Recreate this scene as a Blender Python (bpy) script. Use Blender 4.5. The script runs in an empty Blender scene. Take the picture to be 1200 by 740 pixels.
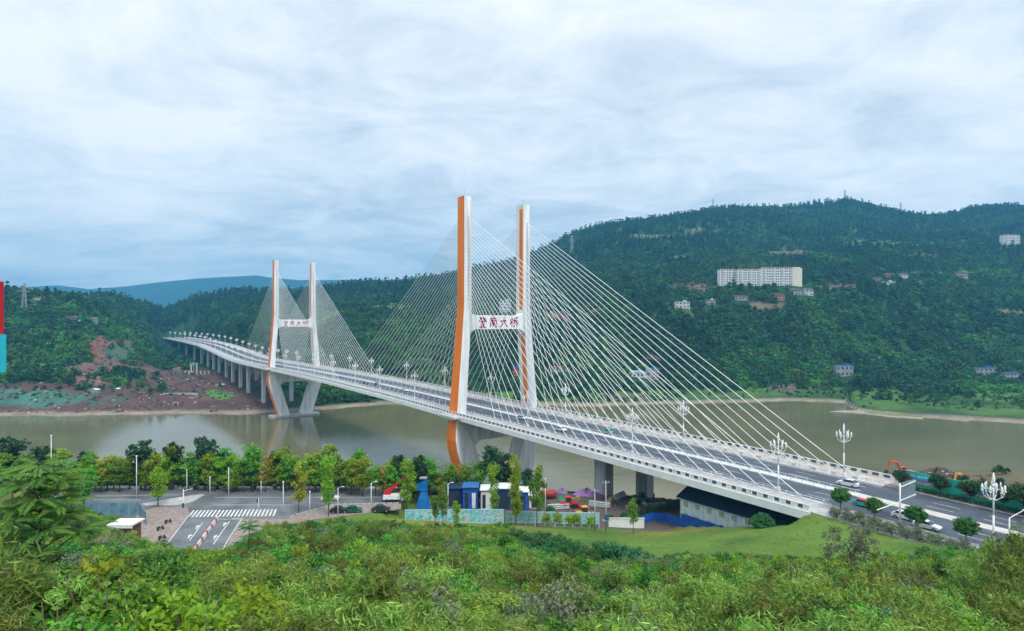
import bpy, math, random
import numpy as np
from mathutils import Vector, Matrix
R = math.radians
sc = bpy.context.scene
col = sc.collection
rng = np.random.default_rng(7)
random.seed(7)

# ------------------------------------------------------------------ camera
F, Y0, CAMZ = 694.0, 380.0, 76.3           # focal length and horizon in photo pixels (1200 x 740), eye height above the river
cam = bpy.data.cameras.new('camera')
cam.sensor_width = 36.0
cam.lens = F / 1200 * 36
cam.shift_y = (Y0 - 370.0) / 1200
cam.clip_start, cam.clip_end = 0.5, 30000
co = bpy.data.objects.new('camera', cam)
co.location = (0, 0, CAMZ)
co.rotation_euler = (R(90), 0, 0)
col.objects.link(co)
sc.camera = co

# ------------------------------------------------------------------ sky, sun, exposure
SUN_EL, SUN_AZ = R(52), R(150)             # azimuth clockwise from +Y: the sun stands behind the camera, to the right
w = bpy.data.worlds.new('World')
sc.world = w
w.use_nodes = True
nt = w.node_tree
nt.nodes.clear()
def N(nt_, t, **kw):
    n = nt_.nodes.new(t)
    for k, v in kw.items(): setattr(n, k, v)
    return n
wo = N(nt, 'ShaderNodeOutputWorld')
bg = N(nt, 'ShaderNodeBackground')
bg.inputs['Strength'].default_value = 0.1
sky = N(nt, 'ShaderNodeTexSky', sky_type='NISHITA', sun_disc=False, sun_elevation=SUN_EL, sun_rotation=SUN_AZ)
sky.air_density, sky.dust_density, sky.ozone_density = 1.0, 1.0, 1.5
tc = N(nt, 'ShaderNodeTexCoord')
sep = N(nt, 'ShaderNodeSeparateXYZ')
nt.links.new(tc.outputs['Generated'], sep.inputs[0])
def math_(nt_, op, a, b=None, clamp=False):
    m = N(nt_, 'ShaderNodeMath', operation=op, use_clamp=clamp)
    for i, x in enumerate((a, b)):
        if x is None: continue
        if isinstance(x, (int, float)): m.inputs[i].default_value = x
        else: nt_.links.new(x, m.inputs[i])
    return m.outputs[0]
zc = math_(nt, 'MAXIMUM', sep.outputs[2], 0.0)
den = math_(nt, 'ADD', zc, 0.16)
cx = math_(nt, 'DIVIDE', sep.outputs[0], den)
cy = math_(nt, 'DIVIDE', sep.outputs[1], den)
cmb = N(nt, 'ShaderNodeCombineXYZ')
nt.links.new(cx, cmb.inputs[0]); nt.links.new(cy, cmb.inputs[1])
def noise(nt_, vec, scale, detail=6, rough=0.55, dist=0.0):
    n = N(nt_, 'ShaderNodeTexNoise')
    n.inputs['Scale'].default_value = scale; n.inputs['Detail'].default_value = detail
    n.inputs['Roughness'].default_value = rough; n.inputs['Distortion'].default_value = dist
    if vec is not None: nt_.links.new(vec, n.inputs['Vector'])
    return n.outputs[0]
def ramp(nt_, fac, stops):
    r = N(nt_, 'ShaderNodeValToRGB')
    el = r.color_ramp.elements
    while len(el) < len(stops): el.new(0.5)
    for e, (p, c) in zip(el, stops):
        e.position = p; e.color = (c[0], c[1], c[2], 1)
    nt_.links.new(fac, r.inputs[0])
    return r.outputs[0]
def mix(nt_, fac, a, b, bt='MIX'):
    m = N(nt_, 'ShaderNodeMix', data_type='RGBA', blend_type=bt)
    for i, x in ((0, fac), (6, a), (7, b)):
        if isinstance(x, (int, float)): m.inputs[i].default_value = x
        elif isinstance(x, tuple): m.inputs[i].default_value = (*x, 1)
        else: nt_.links.new(x, m.inputs[i])
    return m.outputs[2]
mpw = N(nt, 'ShaderNodeMapping'); mpw.inputs['Rotation'].default_value = (0, 0, R(28)); mpw.inputs['Scale'].default_value = (0.85, 1.1, 1); nt.links.new(cmb.outputs[0], mpw.inputs[0])
n1 = noise(nt, mpw.outputs[0], 0.55, 8, 0.56, 0.4)
n2 = noise(nt, mpw.outputs[0], 2.4, 10, 0.66, 0.5)
cl = math_(nt, 'ADD', math_(nt, 'MULTIPLY', n1, 1.0), math_(nt, 'MULTIPLY', n2, 1.0))
cl = math_(nt, 'SUBTRACT', cl, 0.5)
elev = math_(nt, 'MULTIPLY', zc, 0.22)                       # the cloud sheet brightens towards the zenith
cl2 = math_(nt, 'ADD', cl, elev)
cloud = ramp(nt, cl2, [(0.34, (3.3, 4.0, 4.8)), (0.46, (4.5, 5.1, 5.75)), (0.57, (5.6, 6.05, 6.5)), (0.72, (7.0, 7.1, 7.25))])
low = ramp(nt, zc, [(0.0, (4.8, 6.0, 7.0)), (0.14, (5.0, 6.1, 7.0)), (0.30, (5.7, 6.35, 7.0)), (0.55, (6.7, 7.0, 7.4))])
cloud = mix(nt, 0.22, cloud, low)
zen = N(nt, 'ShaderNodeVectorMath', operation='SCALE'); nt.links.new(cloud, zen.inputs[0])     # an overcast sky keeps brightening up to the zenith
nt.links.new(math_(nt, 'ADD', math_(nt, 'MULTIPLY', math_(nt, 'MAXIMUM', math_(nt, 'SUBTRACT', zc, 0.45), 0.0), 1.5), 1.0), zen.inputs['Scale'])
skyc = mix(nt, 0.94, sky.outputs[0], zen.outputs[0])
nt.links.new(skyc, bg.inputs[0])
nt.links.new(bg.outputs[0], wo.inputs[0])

sl = bpy.data.lights.new('sun', 'SUN')
sl.energy, sl.angle, sl.color = 1.5, R(12), (1.0, 0.96, 0.9)
so = bpy.data.objects.new('sun', sl)
so.location = (60, -80, 300)
sd = Vector((math.sin(SUN_AZ) * math.cos(SUN_EL), math.cos(SUN_AZ) * math.cos(SUN_EL), math.sin(SUN_EL)))
so.rotation_euler = (-sd).to_track_quat('-Z', 'Y').to_euler()
col.objects.link(so)
sc.view_settings.view_transform = 'Standard'
sc.view_settings.look = 'None'
sc.view_settings.exposure = 0.72
sc.view_settings.gamma = 1
sc.cycles.max_bounces = 5
sc.cycles.diffuse_bounces = 2
sc.cycles.glossy_bounces = 2
sc.cycles.transmission_bounces = 2
sc.cycles.volume_bounces = 0

# ------------------------------------------------------------------ helpers
ORD = 'first second third fourth fifth sixth seventh eighth ninth tenth eleventh twelfth thirteenth fourteenth fifteenth sixteenth seventeenth eighteenth nineteenth twentieth twenty-first twenty-second twenty-third twenty-fourth twenty-fifth twenty-sixth twenty-seventh twenty-eighth twenty-ninth thirtieth thirty-first thirty-second thirty-third thirty-fourth thirty-fifth thirty-sixth thirty-seventh thirty-eighth thirty-ninth fortieth'.split()
def tag(o, label=None, cat=None, group=None, kind=None):
    if label: o['label'] = label
    if cat: o['category'] = cat
    if group: o['group'] = group
    if kind: o['kind'] = kind
    return o
def thing(name, label, cat, loc=(0, 0, 0), rz=0.0, group=None):
    o = bpy.data.objects.new(name, None)
    o.empty_display_size = 0.5
    o.location = loc; o.rotation_euler = (0, 0, rz)
    col.objects.link(o)
    return tag(o, label, cat, group)
def link(name, me, parent=None):
    o = bpy.data.objects.new(name, me)
    col.objects.link(o)
    if parent is not None: o.parent = parent
    return o
KIDS = {}
def copy_tree(o, parent=None):
    c = o.copy(); col.objects.link(c)
    if parent is not None: c.parent = parent
    for ch in list(o.children): copy_tree(ch, c)
    return c
def place(o, loc, rz, label=None, group=None, scale=None):
    o.location = loc; o.rotation_euler = (0, 0, rz)
    if scale is not None: o.scale = (scale,) * 3 if not isinstance(scale, tuple) else scale
    if label: o['label'] = label
    if group: o['group'] = group
    return o

class B:                                                      # a mesh builder
    def __init__(s): s.v = []; s.f = []; s.m = []; s.mi = 0
    def add(s, vs, fs):
        o = len(s.v); s.v += [tuple(p) for p in vs]; s.f += [tuple(i + o for i in f) for f in fs]; s.m += [s.mi] * len(fs)
        return s
    def box(s, c, d, rz=0.0):
        x, y, z = d[0] / 2, d[1] / 2, d[2] / 2
        cs, sn = math.cos(rz), math.sin(rz)
        vs = []
        for k in (-z, z):
            for a, b in ((-x, -y), (x, -y), (x, y), (-x, y)):
                vs.append((c[0] + a * cs - b * sn, c[1] + a * sn + b * cs, c[2] + k))
        return s.add(vs, [(3, 2, 1, 0), (4, 5, 6, 7), (0, 1, 5, 4), (1, 2, 6, 5), (2, 3, 7, 6), (3, 0, 4, 7)])
    def frame(s, p, q):
        p, q = Vector(p), Vector(q); d = (q - p).normalized()
        up = Vector((0, 0, 1)) if abs(d.z) < 0.95 else Vector((0, 1, 0))
        a = d.cross(up).normalized(); b = a.cross(d).normalized()
        return p, q, a, b
    def beam(s, p, q, w_, h, w2=None, h2=None):
        p, q, a, b = s.frame(p, q); w2 = w2 or w_; h2 = h2 or h
        vs = []
        for o, ww, hh in ((p, w_, h), (q, w2, h2)):
            for i, j in ((-1, -1), (1, -1), (1, 1), (-1, 1)): vs.append(o + a * (i * ww / 2) + b * (j * hh / 2))
        return s.add(vs, [(3, 2, 1, 0), (4, 5, 6, 7), (0, 1, 5, 4), (1, 2, 6, 5), (2, 3, 7, 6), (3, 0, 4, 7)])
    def tube(s, p, q, r0, r1=None, n=8):
        p, q, a, b = s.frame(p, q); r1 = r0 if r1 is None else r1
        vs = []
        for o, r in ((p, r0), (q, r1)):
            for k in range(n):
                t = 2 * math.pi * k / n; vs.append(o + a * (math.cos(t) * r) + b * (math.sin(t) * r))
        fs = [(k, (k + 1) % n, n + (k + 1) % n, n + k) for k in range(n)]
        fs += [tuple(range(n - 1, -1, -1)), tuple(range(n, 2 * n))]
        return s.add(vs, fs)
    def path(s, pts, rs, n=6):
        for i in range(len(pts) - 1): s.tube(pts[i], pts[i + 1], rs[i], rs[i + 1], n)
        return s
    def loft(s, secs):                                        # closed sections of equal vertex count
        n = len(secs[0]); vs = [p for c in secs for p in c]; fs = []
        for i in range(len(secs) - 1):
            for k in range(n): fs.append((i * n + k, i * n + (k + 1) % n, (i + 1) * n + (k + 1) % n, (i + 1) * n + k))
        fs += [tuple(range(n - 1, -1, -1)), tuple(range((len(secs) - 1) * n, len(secs) * n))]
        return s.add(vs, fs)
    def prism(s, prof, a0, a1, axis='y'):                     # profile in (x,z), extruded along y; or in (y,z) along x
        n = len(prof)
        if axis == 'y': vs = [(x, a0, z) for x, z in prof] + [(x, a1, z) for x, z in prof]
        elif axis == 'x': vs = [(a0, x, z) for x, z in prof] + [(a1, x, z) for x, z in prof]
        else: vs = [(x, y, a0) for x, y in prof] + [(x, y, a1) for x, y in prof]
        fs = [(k, (k + 1) % n, n + (k + 1) % n, n + k) for k in range(n)] + [tuple(range(n - 1, -1, -1)), tuple(range(n, 2 * n))]
        return s.add(vs, fs)
    def ball(s, c, r, n=8, m=5):
        rx, ry, rz = (r, r, r) if isinstance(r, (int, float)) else r
        vs = [(c[0], c[1], c[2] - rz)]
        for i in range(1, m):
            ph = -math.pi / 2 + math.pi * i / m
            for k in range(n):
                t = 2 * math.pi * k / n
                vs.append((c[0] + rx * math.cos(ph) * math.cos(t), c[1] + ry * math.cos(ph) * math.sin(t), c[2] + rz * math.sin(ph)))
        vs.append((c[0], c[1], c[2] + rz)); L = len(vs) - 1
        fs = [(0, 1 + (k + 1) % n, 1 + k) for k in range(n)]
        for i in range(m - 2):
            for k in range(n):
                a, b = 1 + i * n + k, 1 + i * n + (k + 1) % n; fs.append((a, b, b + n, a + n))
        fs += [(L, 1 + (m - 2) * n + k, 1 + (m - 2) * n + (k + 1) % n) for k in range(n)]
        return s.add(vs, fs)
    def mesh(s, name, mats, smooth=False):
        me = bpy.data.meshes.new(name)
        me.from_pydata(s.v, [], s.f)
        for m in (mats if isinstance(mats, (list, tuple)) else [mats]): me.materials.append(m)
        if max(s.m, default=0) > 0: me.polygons.foreach_set('material_index', s.m)
        import bmesh
        bm = bmesh.new(); bm.from_mesh(me); bmesh.ops.recalc_face_normals(bm, faces=bm.faces[:]); bm.to_mesh(me); bm.free()
        if smooth: me.polygons.foreach_set('use_smooth', [True] * len(me.polygons))
        me.update()
        return me
    def build(s, name, mats, parent=None, smooth=False, label=None, kind=None):
        o = link(name, s.mesh(name, mats, smooth), parent)
        return tag(o, label, kind=kind)

# ------------------------------------------------------------------ materials
def M(name, c, rough=0.7, var=0.12, scale=0.6, metal=0.0, c2=None, bump=0.0, bscale=4.0, spec=0.3, rnd=0.0, streak=False):
    m = bpy.data.materials.new(name); m.use_nodes = True
    t = m.node_tree; p = t.nodes['Principled BSDF']
    p.inputs['Roughness'].default_value = rough; p.inputs['Metallic'].default_value = metal
    p.inputs['Specular IOR Level'].default_value = spec
    g = N(t, 'ShaderNodeNewGeometry')
    vec = g.outputs['Position']
    if streak:
        mp = N(t, 'ShaderNodeMapping'); mp.inputs['Scale'].default_value = (1, 1, 0.12)
        t.links.new(vec, mp.inputs[0]); vec = mp.outputs[0]
    n = noise(t, vec, scale, 5, 0.62)
    dark = tuple(x * (1 - 2 * var) for x in c) if c2 is None else c2
    lite = tuple(min(1, x * (1 + var)) for x in c)
    out = ramp(t, n, [(0.32, dark), (0.62, lite)])
    if rnd:
        oi = N(t, 'ShaderNodeObjectInfo')
        h = N(t, 'ShaderNodeHueSaturation')
        t.links.new(math_(t, 'ADD', math_(t, 'MULTIPLY', oi.outputs['Random'], 0.07), 0.465), h.inputs['Hue'])
        t.links.new(math_(t, 'ADD', math_(t, 'MULTIPLY', oi.outputs['Random'], rnd), 1 - rnd / 2), h.inputs['Value'])
        t.links.new(out, h.inputs['Color']); out = h.outputs[0]
    t.links.new(out, p.inputs['Base Color'])
    if bump:
        bn = N(t, 'ShaderNodeBump'); bn.inputs['Strength'].default_value = bump; bn.inputs['Distance'].default_value = 0.05
        t.links.new(noise(t, g.outputs['Position'], bscale, 6, 0.6), bn.inputs['Height']); t.links.new(bn.outputs[0], p.inputs['Normal'])
    return m
def leaf_mat(name, c, c2, trans=0.35, rnd=0.5, rough=0.55, patchy=False):
    m = bpy.data.materials.new(name); m.use_nodes = True
    t = m.node_tree; t.nodes.clear()
    o = N(t, 'ShaderNodeOutputMaterial'); d = N(t, 'ShaderNodeBsdfPrincipled'); tr = N(t, 'ShaderNodeBsdfTranslucent'); mx = N(t, 'ShaderNodeMixShader')
    d.inputs['Roughness'].default_value = rough; d.inputs['Specular IOR Level'].default_value = 0.25
    at = N(t, 'ShaderNodeAttribute', attribute_name='tint')
    oi = N(t, 'ShaderNodeObjectInfo')
    cc = mix(t, at.outputs['Fac'], c, c2)
    if patchy:                                               # stands of different species
        g_ = N(t, 'ShaderNodeNewGeometry')
        n_ = math_(t, 'ADD', math_(t, 'MULTIPLY', noise(t, g_.outputs['Position'], 0.011, 4, 0.6), 1.0), math_(t, 'MULTIPLY', noise(t, g_.outputs['Position'], 0.055, 3, 0.6), 0.7))
        cc = mix(t, 1.0, cc, ramp(t, n_, [(0.62, (0.42, 0.50, 0.62)), (0.82, (0.85, 0.9, 0.9)), (0.95, (1.25, 1.25, 1.0)), (1.0, (2.0, 1.7, 1.0))]), 'MULTIPLY')
    h = N(t, 'ShaderNodeHueSaturation')
    t.links.new(math_(t, 'ADD', math_(t, 'MULTIPLY', oi.outputs['Random'], 0.07), 0.465), h.inputs['Hue'])
    t.links.new(math_(t, 'ADD', math_(t, 'MULTIPLY', oi.outputs['Random'], rnd), 1 - rnd / 2), h.inputs['Value'])
    t.links.new(cc, h.inputs['Color'])
    t.links.new(h.outputs[0], d.inputs['Base Color']); t.links.new(h.outputs[0], tr.inputs['Color'])
    mx.inputs[0].default_value = trans
    t.links.new(d.outputs[0], mx.inputs[1]); t.links.new(tr.outputs[0], mx.inputs[2]); t.links.new(mx.outputs[0], o.inputs[0])
    return m
def attr_mat(name, rough=0.9, s1=0.15, s2=1.3, amt=0.45, bump=0.6):
    m = bpy.data.materials.new(name); m.use_nodes = True
    t = m.node_tree; p = t.nodes['Principled BSDF']; p.inputs['Roughness'].default_value = rough; p.inputs['Specular IOR Level'].default_value = 0.15
    a = N(t, 'ShaderNodeAttribute', attribute_name='Col'); g = N(t, 'ShaderNodeNewGeometry')
    n = math_(t, 'ADD', math_(t, 'MULTIPLY', noise(t, g.outputs['Position'], s1, 6), 0.5), math_(t, 'MULTIPLY', noise(t, g.outputs['Position'], s2, 5), 0.5))
    k = math_(t, 'ADD', math_(t, 'MULTIPLY', math_(t, 'SUBTRACT', n, 0.5), amt * 4), 1.0)
    v = N(t, 'ShaderNodeVectorMath', operation='SCALE'); t.links.new(a.outputs['Color'], v.inputs[0]); t.links.new(k, v.inputs['Scale'])
    t.links.new(v.outputs[0], p.inputs['Base Color'])
    bn = N(t, 'ShaderNodeBump'); bn.inputs['Strength'].default_value = bump; bn.inputs['Distance'].default_value = 0.3
    t.links.new(n, bn.inputs['Height']); t.links.new(bn.outputs[0], p.inputs['Normal'])
    return m
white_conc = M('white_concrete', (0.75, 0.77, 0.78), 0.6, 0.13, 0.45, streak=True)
orange_paint = M('orange_paint', (0.88, 0.215, 0.012), 0.5, 0.07, 0.3, streak=True)
grey_conc = M('grey_concrete', (0.42, 0.44, 0.44), 0.8, 0.14, 0.35, bump=0.2, streak=True)
pale_conc = M('pale_concrete', (0.55, 0.57, 0.57), 0.75, 0.12, 0.4, streak=True)
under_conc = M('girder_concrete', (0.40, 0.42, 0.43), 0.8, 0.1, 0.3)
fascia_w = M('white_fascia', (0.80, 0.82, 0.83), 0.5, 0.05, 0.3)
rail_w = M('white_rail_paint', (0.68, 0.70, 0.71), 0.5, 0.1, 0.5)
asphalt = M('asphalt', (0.070, 0.088, 0.112), 0.75, 0.14, 0.22, bump=0.15, bscale=3)
asphalt2 = M('street_asphalt', (0.13, 0.145, 0.158), 0.75, 0.2, 0.16, bump=0.15, bscale=3)
paint_w = M('road_paint', (0.60, 0.60, 0.58), 0.65, 0.24, 2.2)
walk_m = M('walkway_paving', (0.40, 0.40, 0.39), 0.8, 0.12, 0.8)
paver_m = M('brown_paving', (0.27, 0.22, 0.20), 0.85, 0.16, 0.9)
kerb_m = M('kerb_stone', (0.45, 0.45, 0.44), 0.8, 0.12, 0.9)
cable_m = M('cable_sheath', (0.82, 0.84, 0.84), 0.45, 0.03, 0.3)
letter_m = M('crimson_lettering', (0.33, 0.012, 0.09), 0.4, 0.04)
metal_w = M('white_painted_metal', (0.75, 0.77, 0.78), 0.4, 0.05, 0.8, spec=0.5)
metal_g = M('grey_metal', (0.36, 0.38, 0.39), 0.5, 0.1, 1.0, metal=0.3)
metal_d = M('dark_metal', (0.05, 0.055, 0.06), 0.5, 0.1, 1.0)
bulb_m = M('lamp_glass', (0.86, 0.87, 0.88), 0.25, 0.02, 1.0, spec=0.5)
glass_d = M('dark_glass', (0.03, 0.04, 0.05), 0.12, 0.05, 1.0, spec=0.6)
rubber = M('rubber', (0.025, 0.025, 0.027), 0.8, 0.1, 4.0)
bark_m = M('bark', (0.13, 0.10, 0.075), 0.9, 0.2, 3.0, bump=0.4, bscale=8)
bark_d = M('dark_bark', (0.06, 0.05, 0.042), 0.9, 0.2, 3.0)
blue_p = M('blue_painted_steel', (0.02, 0.10, 0.42), 0.5, 0.14, 0.8)
blue_roof = M('blue_sheet_roof', (0.03, 0.13, 0.34), 0.5, 0.14, 0.7)
navy_roof = M('navy_sheet_roof', (0.018, 0.04, 0.085), 0.5, 0.14, 0.7)
cyan_p = M('cyan_panel', (0.03, 0.52, 0.68), 0.45, 0.06, 0.8)
red_p = M('red_panel', (0.55, 0.02, 0.03), 0.45, 0.08, 0.8)
teal_p = M('teal_hoarding', (0.03, 0.43, 0.36), 0.5, 0.08, 0.4)
mach_o = M('machine_orange', (0.62, 0.10, 0.02), 0.45, 0.14, 1.2)
mach_y = M('machine_yellow', (0.70, 0.33, 0.03), 0.45, 0.14, 1.2)
dirt_m = M('dark_earth', (0.085, 0.065, 0.055), 0.95, 0.25, 0.4, bump=0.8, bscale=1.5)
purple_m = M('purple_tarpaulin', (0.24, 0.13, 0.33), 0.6, 0.18, 0.8, bump=0.4, bscale=1.0)
brick_r = M('red_brick_wall', (0.36, 0.15, 0.10), 0.85, 0.12, 0.5)
white_wall = M('white_render_wall', (0.70, 0.71, 0.70), 0.8, 0.08, 0.25)
cream_wall = M('cream_render_wall', (0.66, 0.62, 0.50), 0.8, 0.06, 0.25)
grey_wall = M('grey_render_wall', (0.40, 0.41, 0.42), 0.85, 0.12, 0.25)
tile_r = M('brown_roof_tile', (0.20, 0.10, 0.08), 0.85, 0.16, 0.6)
tile_g = M('grey_roof_tile', (0.17, 0.17, 0.18), 0.85, 0.16, 0.6)
cyan_roof = M('pale_cyan_sheet_roof', (0.30, 0.56, 0.60), 0.6, 0.08, 0.6)
win_m = M('window_glass', (0.05, 0.07, 0.09), 0.2, 0.1, 0.5, spec=0.5)
lf_far = leaf_mat('hill_foliage', (0.008, 0.050, 0.021), (0.050, 0.150, 0.036), 0.15, 0.9, patchy=True)
lf_far2 = leaf_mat('pine_foliage', (0.007, 0.045, 0.026), (0.026, 0.092, 0.042), 0.1, 0.6, patchy=True)
lf_bank = leaf_mat('bank_foliage', (0.020, 0.10, 0.020), (0.11, 0.25, 0.03), 0.25, 0.8, patchy=True)
lf_yel = leaf_mat('yellow_green_leaves', (0.15, 0.31, 0.02), (0.36, 0.48, 0.03), 0.4, 0.45)
lf_org = leaf_mat('ochre_leaves', (0.22, 0.28, 0.02), (0.46, 0.42, 0.03), 0.4, 0.2)
lf_grn = leaf_mat('fresh_green_leaves', (0.07, 0.24, 0.025), (0.21, 0.41, 0.035), 0.35, 0.5)
lf_drk = leaf_mat('dark_green_leaves', (0.014, 0.055, 0.022), (0.04, 0.105, 0.035), 0.2, 0.4)
lf_round = leaf_mat('clipped_tree_leaves', (0.035, 0.13, 0.025), (0.09, 0.22, 0.035), 0.25, 0.3)
lf_feath = leaf_mat('feathery_leaves', (0.042, 0.13, 0.012), (0.34, 0.45, 0.085), 0.24, 1.0)
lf_broad = leaf_mat('broad_leaves', (0.016, 0.10, 0.014), (0.16, 0.34, 0.03), 0.24, 1.0)
lf_grass = leaf_mat('long_grass_blades', (0.045, 0.15, 0.018), (0.19, 0.33, 0.04), 0.27, 0.6)
lf_deep = leaf_mat('deep_green_leaves', (0.025, 0.12, 0.03), (0.06, 0.22, 0.05), 0.3, 0.35)
lf_grey = leaf_mat('grey_green_leaves', (0.09, 0.14, 0.07), (0.25, 0.30, 0.19), 0.25, 0.4)
lf_ail = leaf_mat('compound_leaves', (0.020, 0.15, 0.035), (0.11, 0.36, 0.05), 0.4, 0.2)
ground_m = attr_mat('ground_soil_and_grass', 0.95, 0.12, 1.4, 0.35)
hill_m = attr_mat('hillside_soil', 0.95, 0.05, 0.35, 0.62, 1.0)

# ------------------------------------------------------------------ bridge frame
TH = 0.623
P0 = np.array([-7.3, 251.9]); U = np.array([-math.sin(TH), math.cos(TH)]); V = np.array([math.cos(TH), math.sin(TH)])
SPAN = 299.0
def bw(w_, s): p = P0 + U * s + V * w_; return float(p[0]), float(p[1])
def ws(X, Y):
    dx, dy = X - P0[0], Y - P0[1]
    return dx * V[0] + dy * V[1], dx * U[0] + dy * U[1]
DZS = [-400, -175, -145, -115, -60, 0, 64, 150, 240, 312, 380, 433, 480, 526, 600, 676, 800, 1120]
DZZ = [36.0, 36.9, 37.7, 38.2, 38.9, 39.5, 40.5, 41.0, 40.7, 39.9, 39.4, 39.3, 40.4, 42.3, 45.6, 48.2, 49.4, 50.0]
def deck_z(s):
    return float(np.interp(s, DZS, DZZ))
def s_at(x, w_):
    k = (x - 600) / F; a = P0 + V * w_
    return (k * a[1] - a[0]) / (U[0] - k * U[1])
def px(X, Y, Z): return 600 + F * X / Y, Y0 - F * (Z - CAMZ) / Y
def gp(x, y, h):
    Y = F * (CAMZ - h) / (y - Y0); return (x - 600) / F * Y, Y

# ------------------------------------------------------------------ value noise
_VT = {}
def vnoise(X, Y, seed=0):
    if seed not in _VT: _VT[seed] = np.random.default_rng(seed).random((256, 256))
    T = _VT[seed]
    xi, yi = np.floor(X).astype(int), np.floor(Y).astype(int); fx, fy = X - xi, Y - yi
    fx = fx * fx * (3 - 2 * fx); fy = fy * fy * (3 - 2 * fy)
    g = lambda a, b: T[a & 255, b & 255]
    return (g(xi, yi) * (1 - fx) + g(xi + 1, yi) * fx) * (1 - fy) + (g(xi, yi + 1) * (1 - fx) + g(xi + 1, yi + 1) * fx) * fy - 0.5
def fbm(X, Y, s, o=4, seed=0):
    a, t = 1.0, 0
    for k in range(o): t = t + a * vnoise(X / s, Y / s, seed + k); s /= 2.03; a *= 0.5
    return t
def sstep(a, b, x): t = np.clip((x - a) / (b - a), 0, 1); return t * t * (3 - 2 * t)

# ------------------------------------------------------------------ near ground
CP = [(0, -30, 72), (-80, -30, 72), (80, -30, 72), (-150, 0, 68), (150, -20, 60),
      (-8, 12, 68.0), (-13, 17, 66), (-2, 12, 65.8), (0, 0, 69.5), (-40, 0, 69.5), (40, 0, 69), (0, 20, 62.5), (-30, 20, 62.5), (30, 20, 62), (0, 40, 54), (-45, 40, 54), (45, 40, 53),
      (0, 60, 47.5), (-60, 60, 47), (60, 60, 46.5), (0, 80, 42), (-75, 80, 41), (60, 80, 41), (0, 100, 37), (-90, 100, 35.5), (-45, 100, 36.5), (40, 100, 36.5),
      (-100, 118, 31.5), (-45, 120, 32), (0, 120, 32), (30, 118, 31.8), (52, 118, 35), (60, 112, 37.0), (-120, 140, 30), (-60, 140, 30), (-20, 142, 29.5), (10, 142, 27.5), (36, 138, 27.4),
      (-140, 170, 30), (-60, 170, 30), (-15, 170, 28), (20, 165, 25.5), (45, 160, 24.5), (25, 188, 22.5), (60, 178, 21.5),
      (-140, 190, 26), (-70, 190, 26), (-25, 190, 24), (-140, 215, 12), (-70, 215, 12), (-25, 215, 11), (10, 212, 11), (35, 212, 11),
      (-140, 245, 0.5), (-70, 245, 0.5), (-20, 245, 0), (20, 245, 1), (55, 238, 3), (-140, 275, -4), (-60, 275, -4), (20, 275, -4), (70, 270, -3),
      (90, 205, 15), (100, 235, 6), (110, 270, -2), (130, 190, 28), (150, 230, 16), (165, 280, 1.5), (170, 315, -4), (200, 170, 34), (230, 220, 22), (240, 275, 4), (250, 312, -3), (340, 200, 26), (360, 300, -3), (-300, 200, 20), (-300, 260, -3), (-260, 120, 36), (300, 100, 38), (330, 0, 50), (-250, 20, 60)]
CPa = np.array(CP, float)
def _tps(r): return np.where(r > 0, r * r * np.log(np.maximum(r, 1e-9)), 0)
_n = len(CPa); _d = np.hypot(CPa[:, None, 0] - CPa[None, :, 0], CPa[:, None, 1] - CPa[None, :, 1]) / 100
_A = np.zeros((_n + 3, _n + 3)); _A[:_n, :_n] = _tps(_d) + np.eye(_n) * 0.002; _A[:_n, _n] = 1; _A[:_n, _n + 1:] = CPa[:, :2] / 100; _A[_n:, :_n] = _A[:_n, _n:].T
_wt = np.linalg.solve(_A, np.concatenate([CPa[:, 2], np.zeros(3)]))
ROAD_L = [(-78.6, 148), (-72.5, 126), (-66.5, 104), (-54.5, 104), (-60.5, 126), (-58, 148)]
def ground(X, Y):
    X = np.asarray(X, float); Y = np.asarray(Y, float); sh = X.shape; x = X.ravel(); y = Y.ravel(); z = np.full(x.shape, _wt[_n])
    z = z + _wt[_n + 1] * x / 100 + _wt[_n + 2] * y / 100
    for i in range(_n): z = z + _wt[i] * _tps(np.hypot(x - CPa[i, 0], y - CPa[i, 1]) / 100)
    z = z + 0.5 * fbm(x, y, 14, 3, 5) * sstep(20, 60, y)
    for mx_, my_, h, r in ((22, 196, 1.8, 6), (34, 197, 1.4, 7), (12, 197, 1.6, 6), (47, 193, 1.5, 7), (60, 188, 1.4, 7), (-2, 199, 1.6, 6), (52, 178, 1.6, 6), (40, 182, 1.2, 5)):
        z = z + h * np.exp(-((x - mx_) ** 2 + (y - my_) ** 2) / r ** 2) * (1 + 0.5 * fbm(x, y, 4, 3, 9))
    # the level street and square on the left
    k = sstep(-150, -140, x) * sstep(-26, -30, x) * sstep(134, 139, y) * sstep(184, 178, y); z = z * (1 - k) + 29.85 * k
    k = sstep(-92, -86, x + (y - 126) * 0.27) * sstep(-50, -55, x + (y - 126) * 0.27) * sstep(100, 106, y) * sstep(150, 140, y); z = z * (1 - k) + 29.85 * k
    w_, s = ws(x, y)
    k = sstep(-20.5, -18.0, w_) * sstep(26, 20, w_) * sstep(-146, -143, s) * sstep(-96, -102, s); z = z * (1 - k) + 24.2 * k
    # works yard by the hoarding
    k = sstep(-33, -28, x) * sstep(44, 38, x) * sstep(141, 145, y) * sstep(184, 176, y); z = z * (1 - k) + (27.6 - 0.05 * (x + 28)) * k * 1.0
    # road embankment behind the bridge end
    w_, s = ws(x, y)
    k = sstep(26, 21, w_) * sstep(-26, -21.5, w_) * sstep(-142, -146.5, s); z = z * (1 - k) + (np.interp(s, DZS, DZZ) - 0.15) * k
    return z.reshape(sh)
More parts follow.
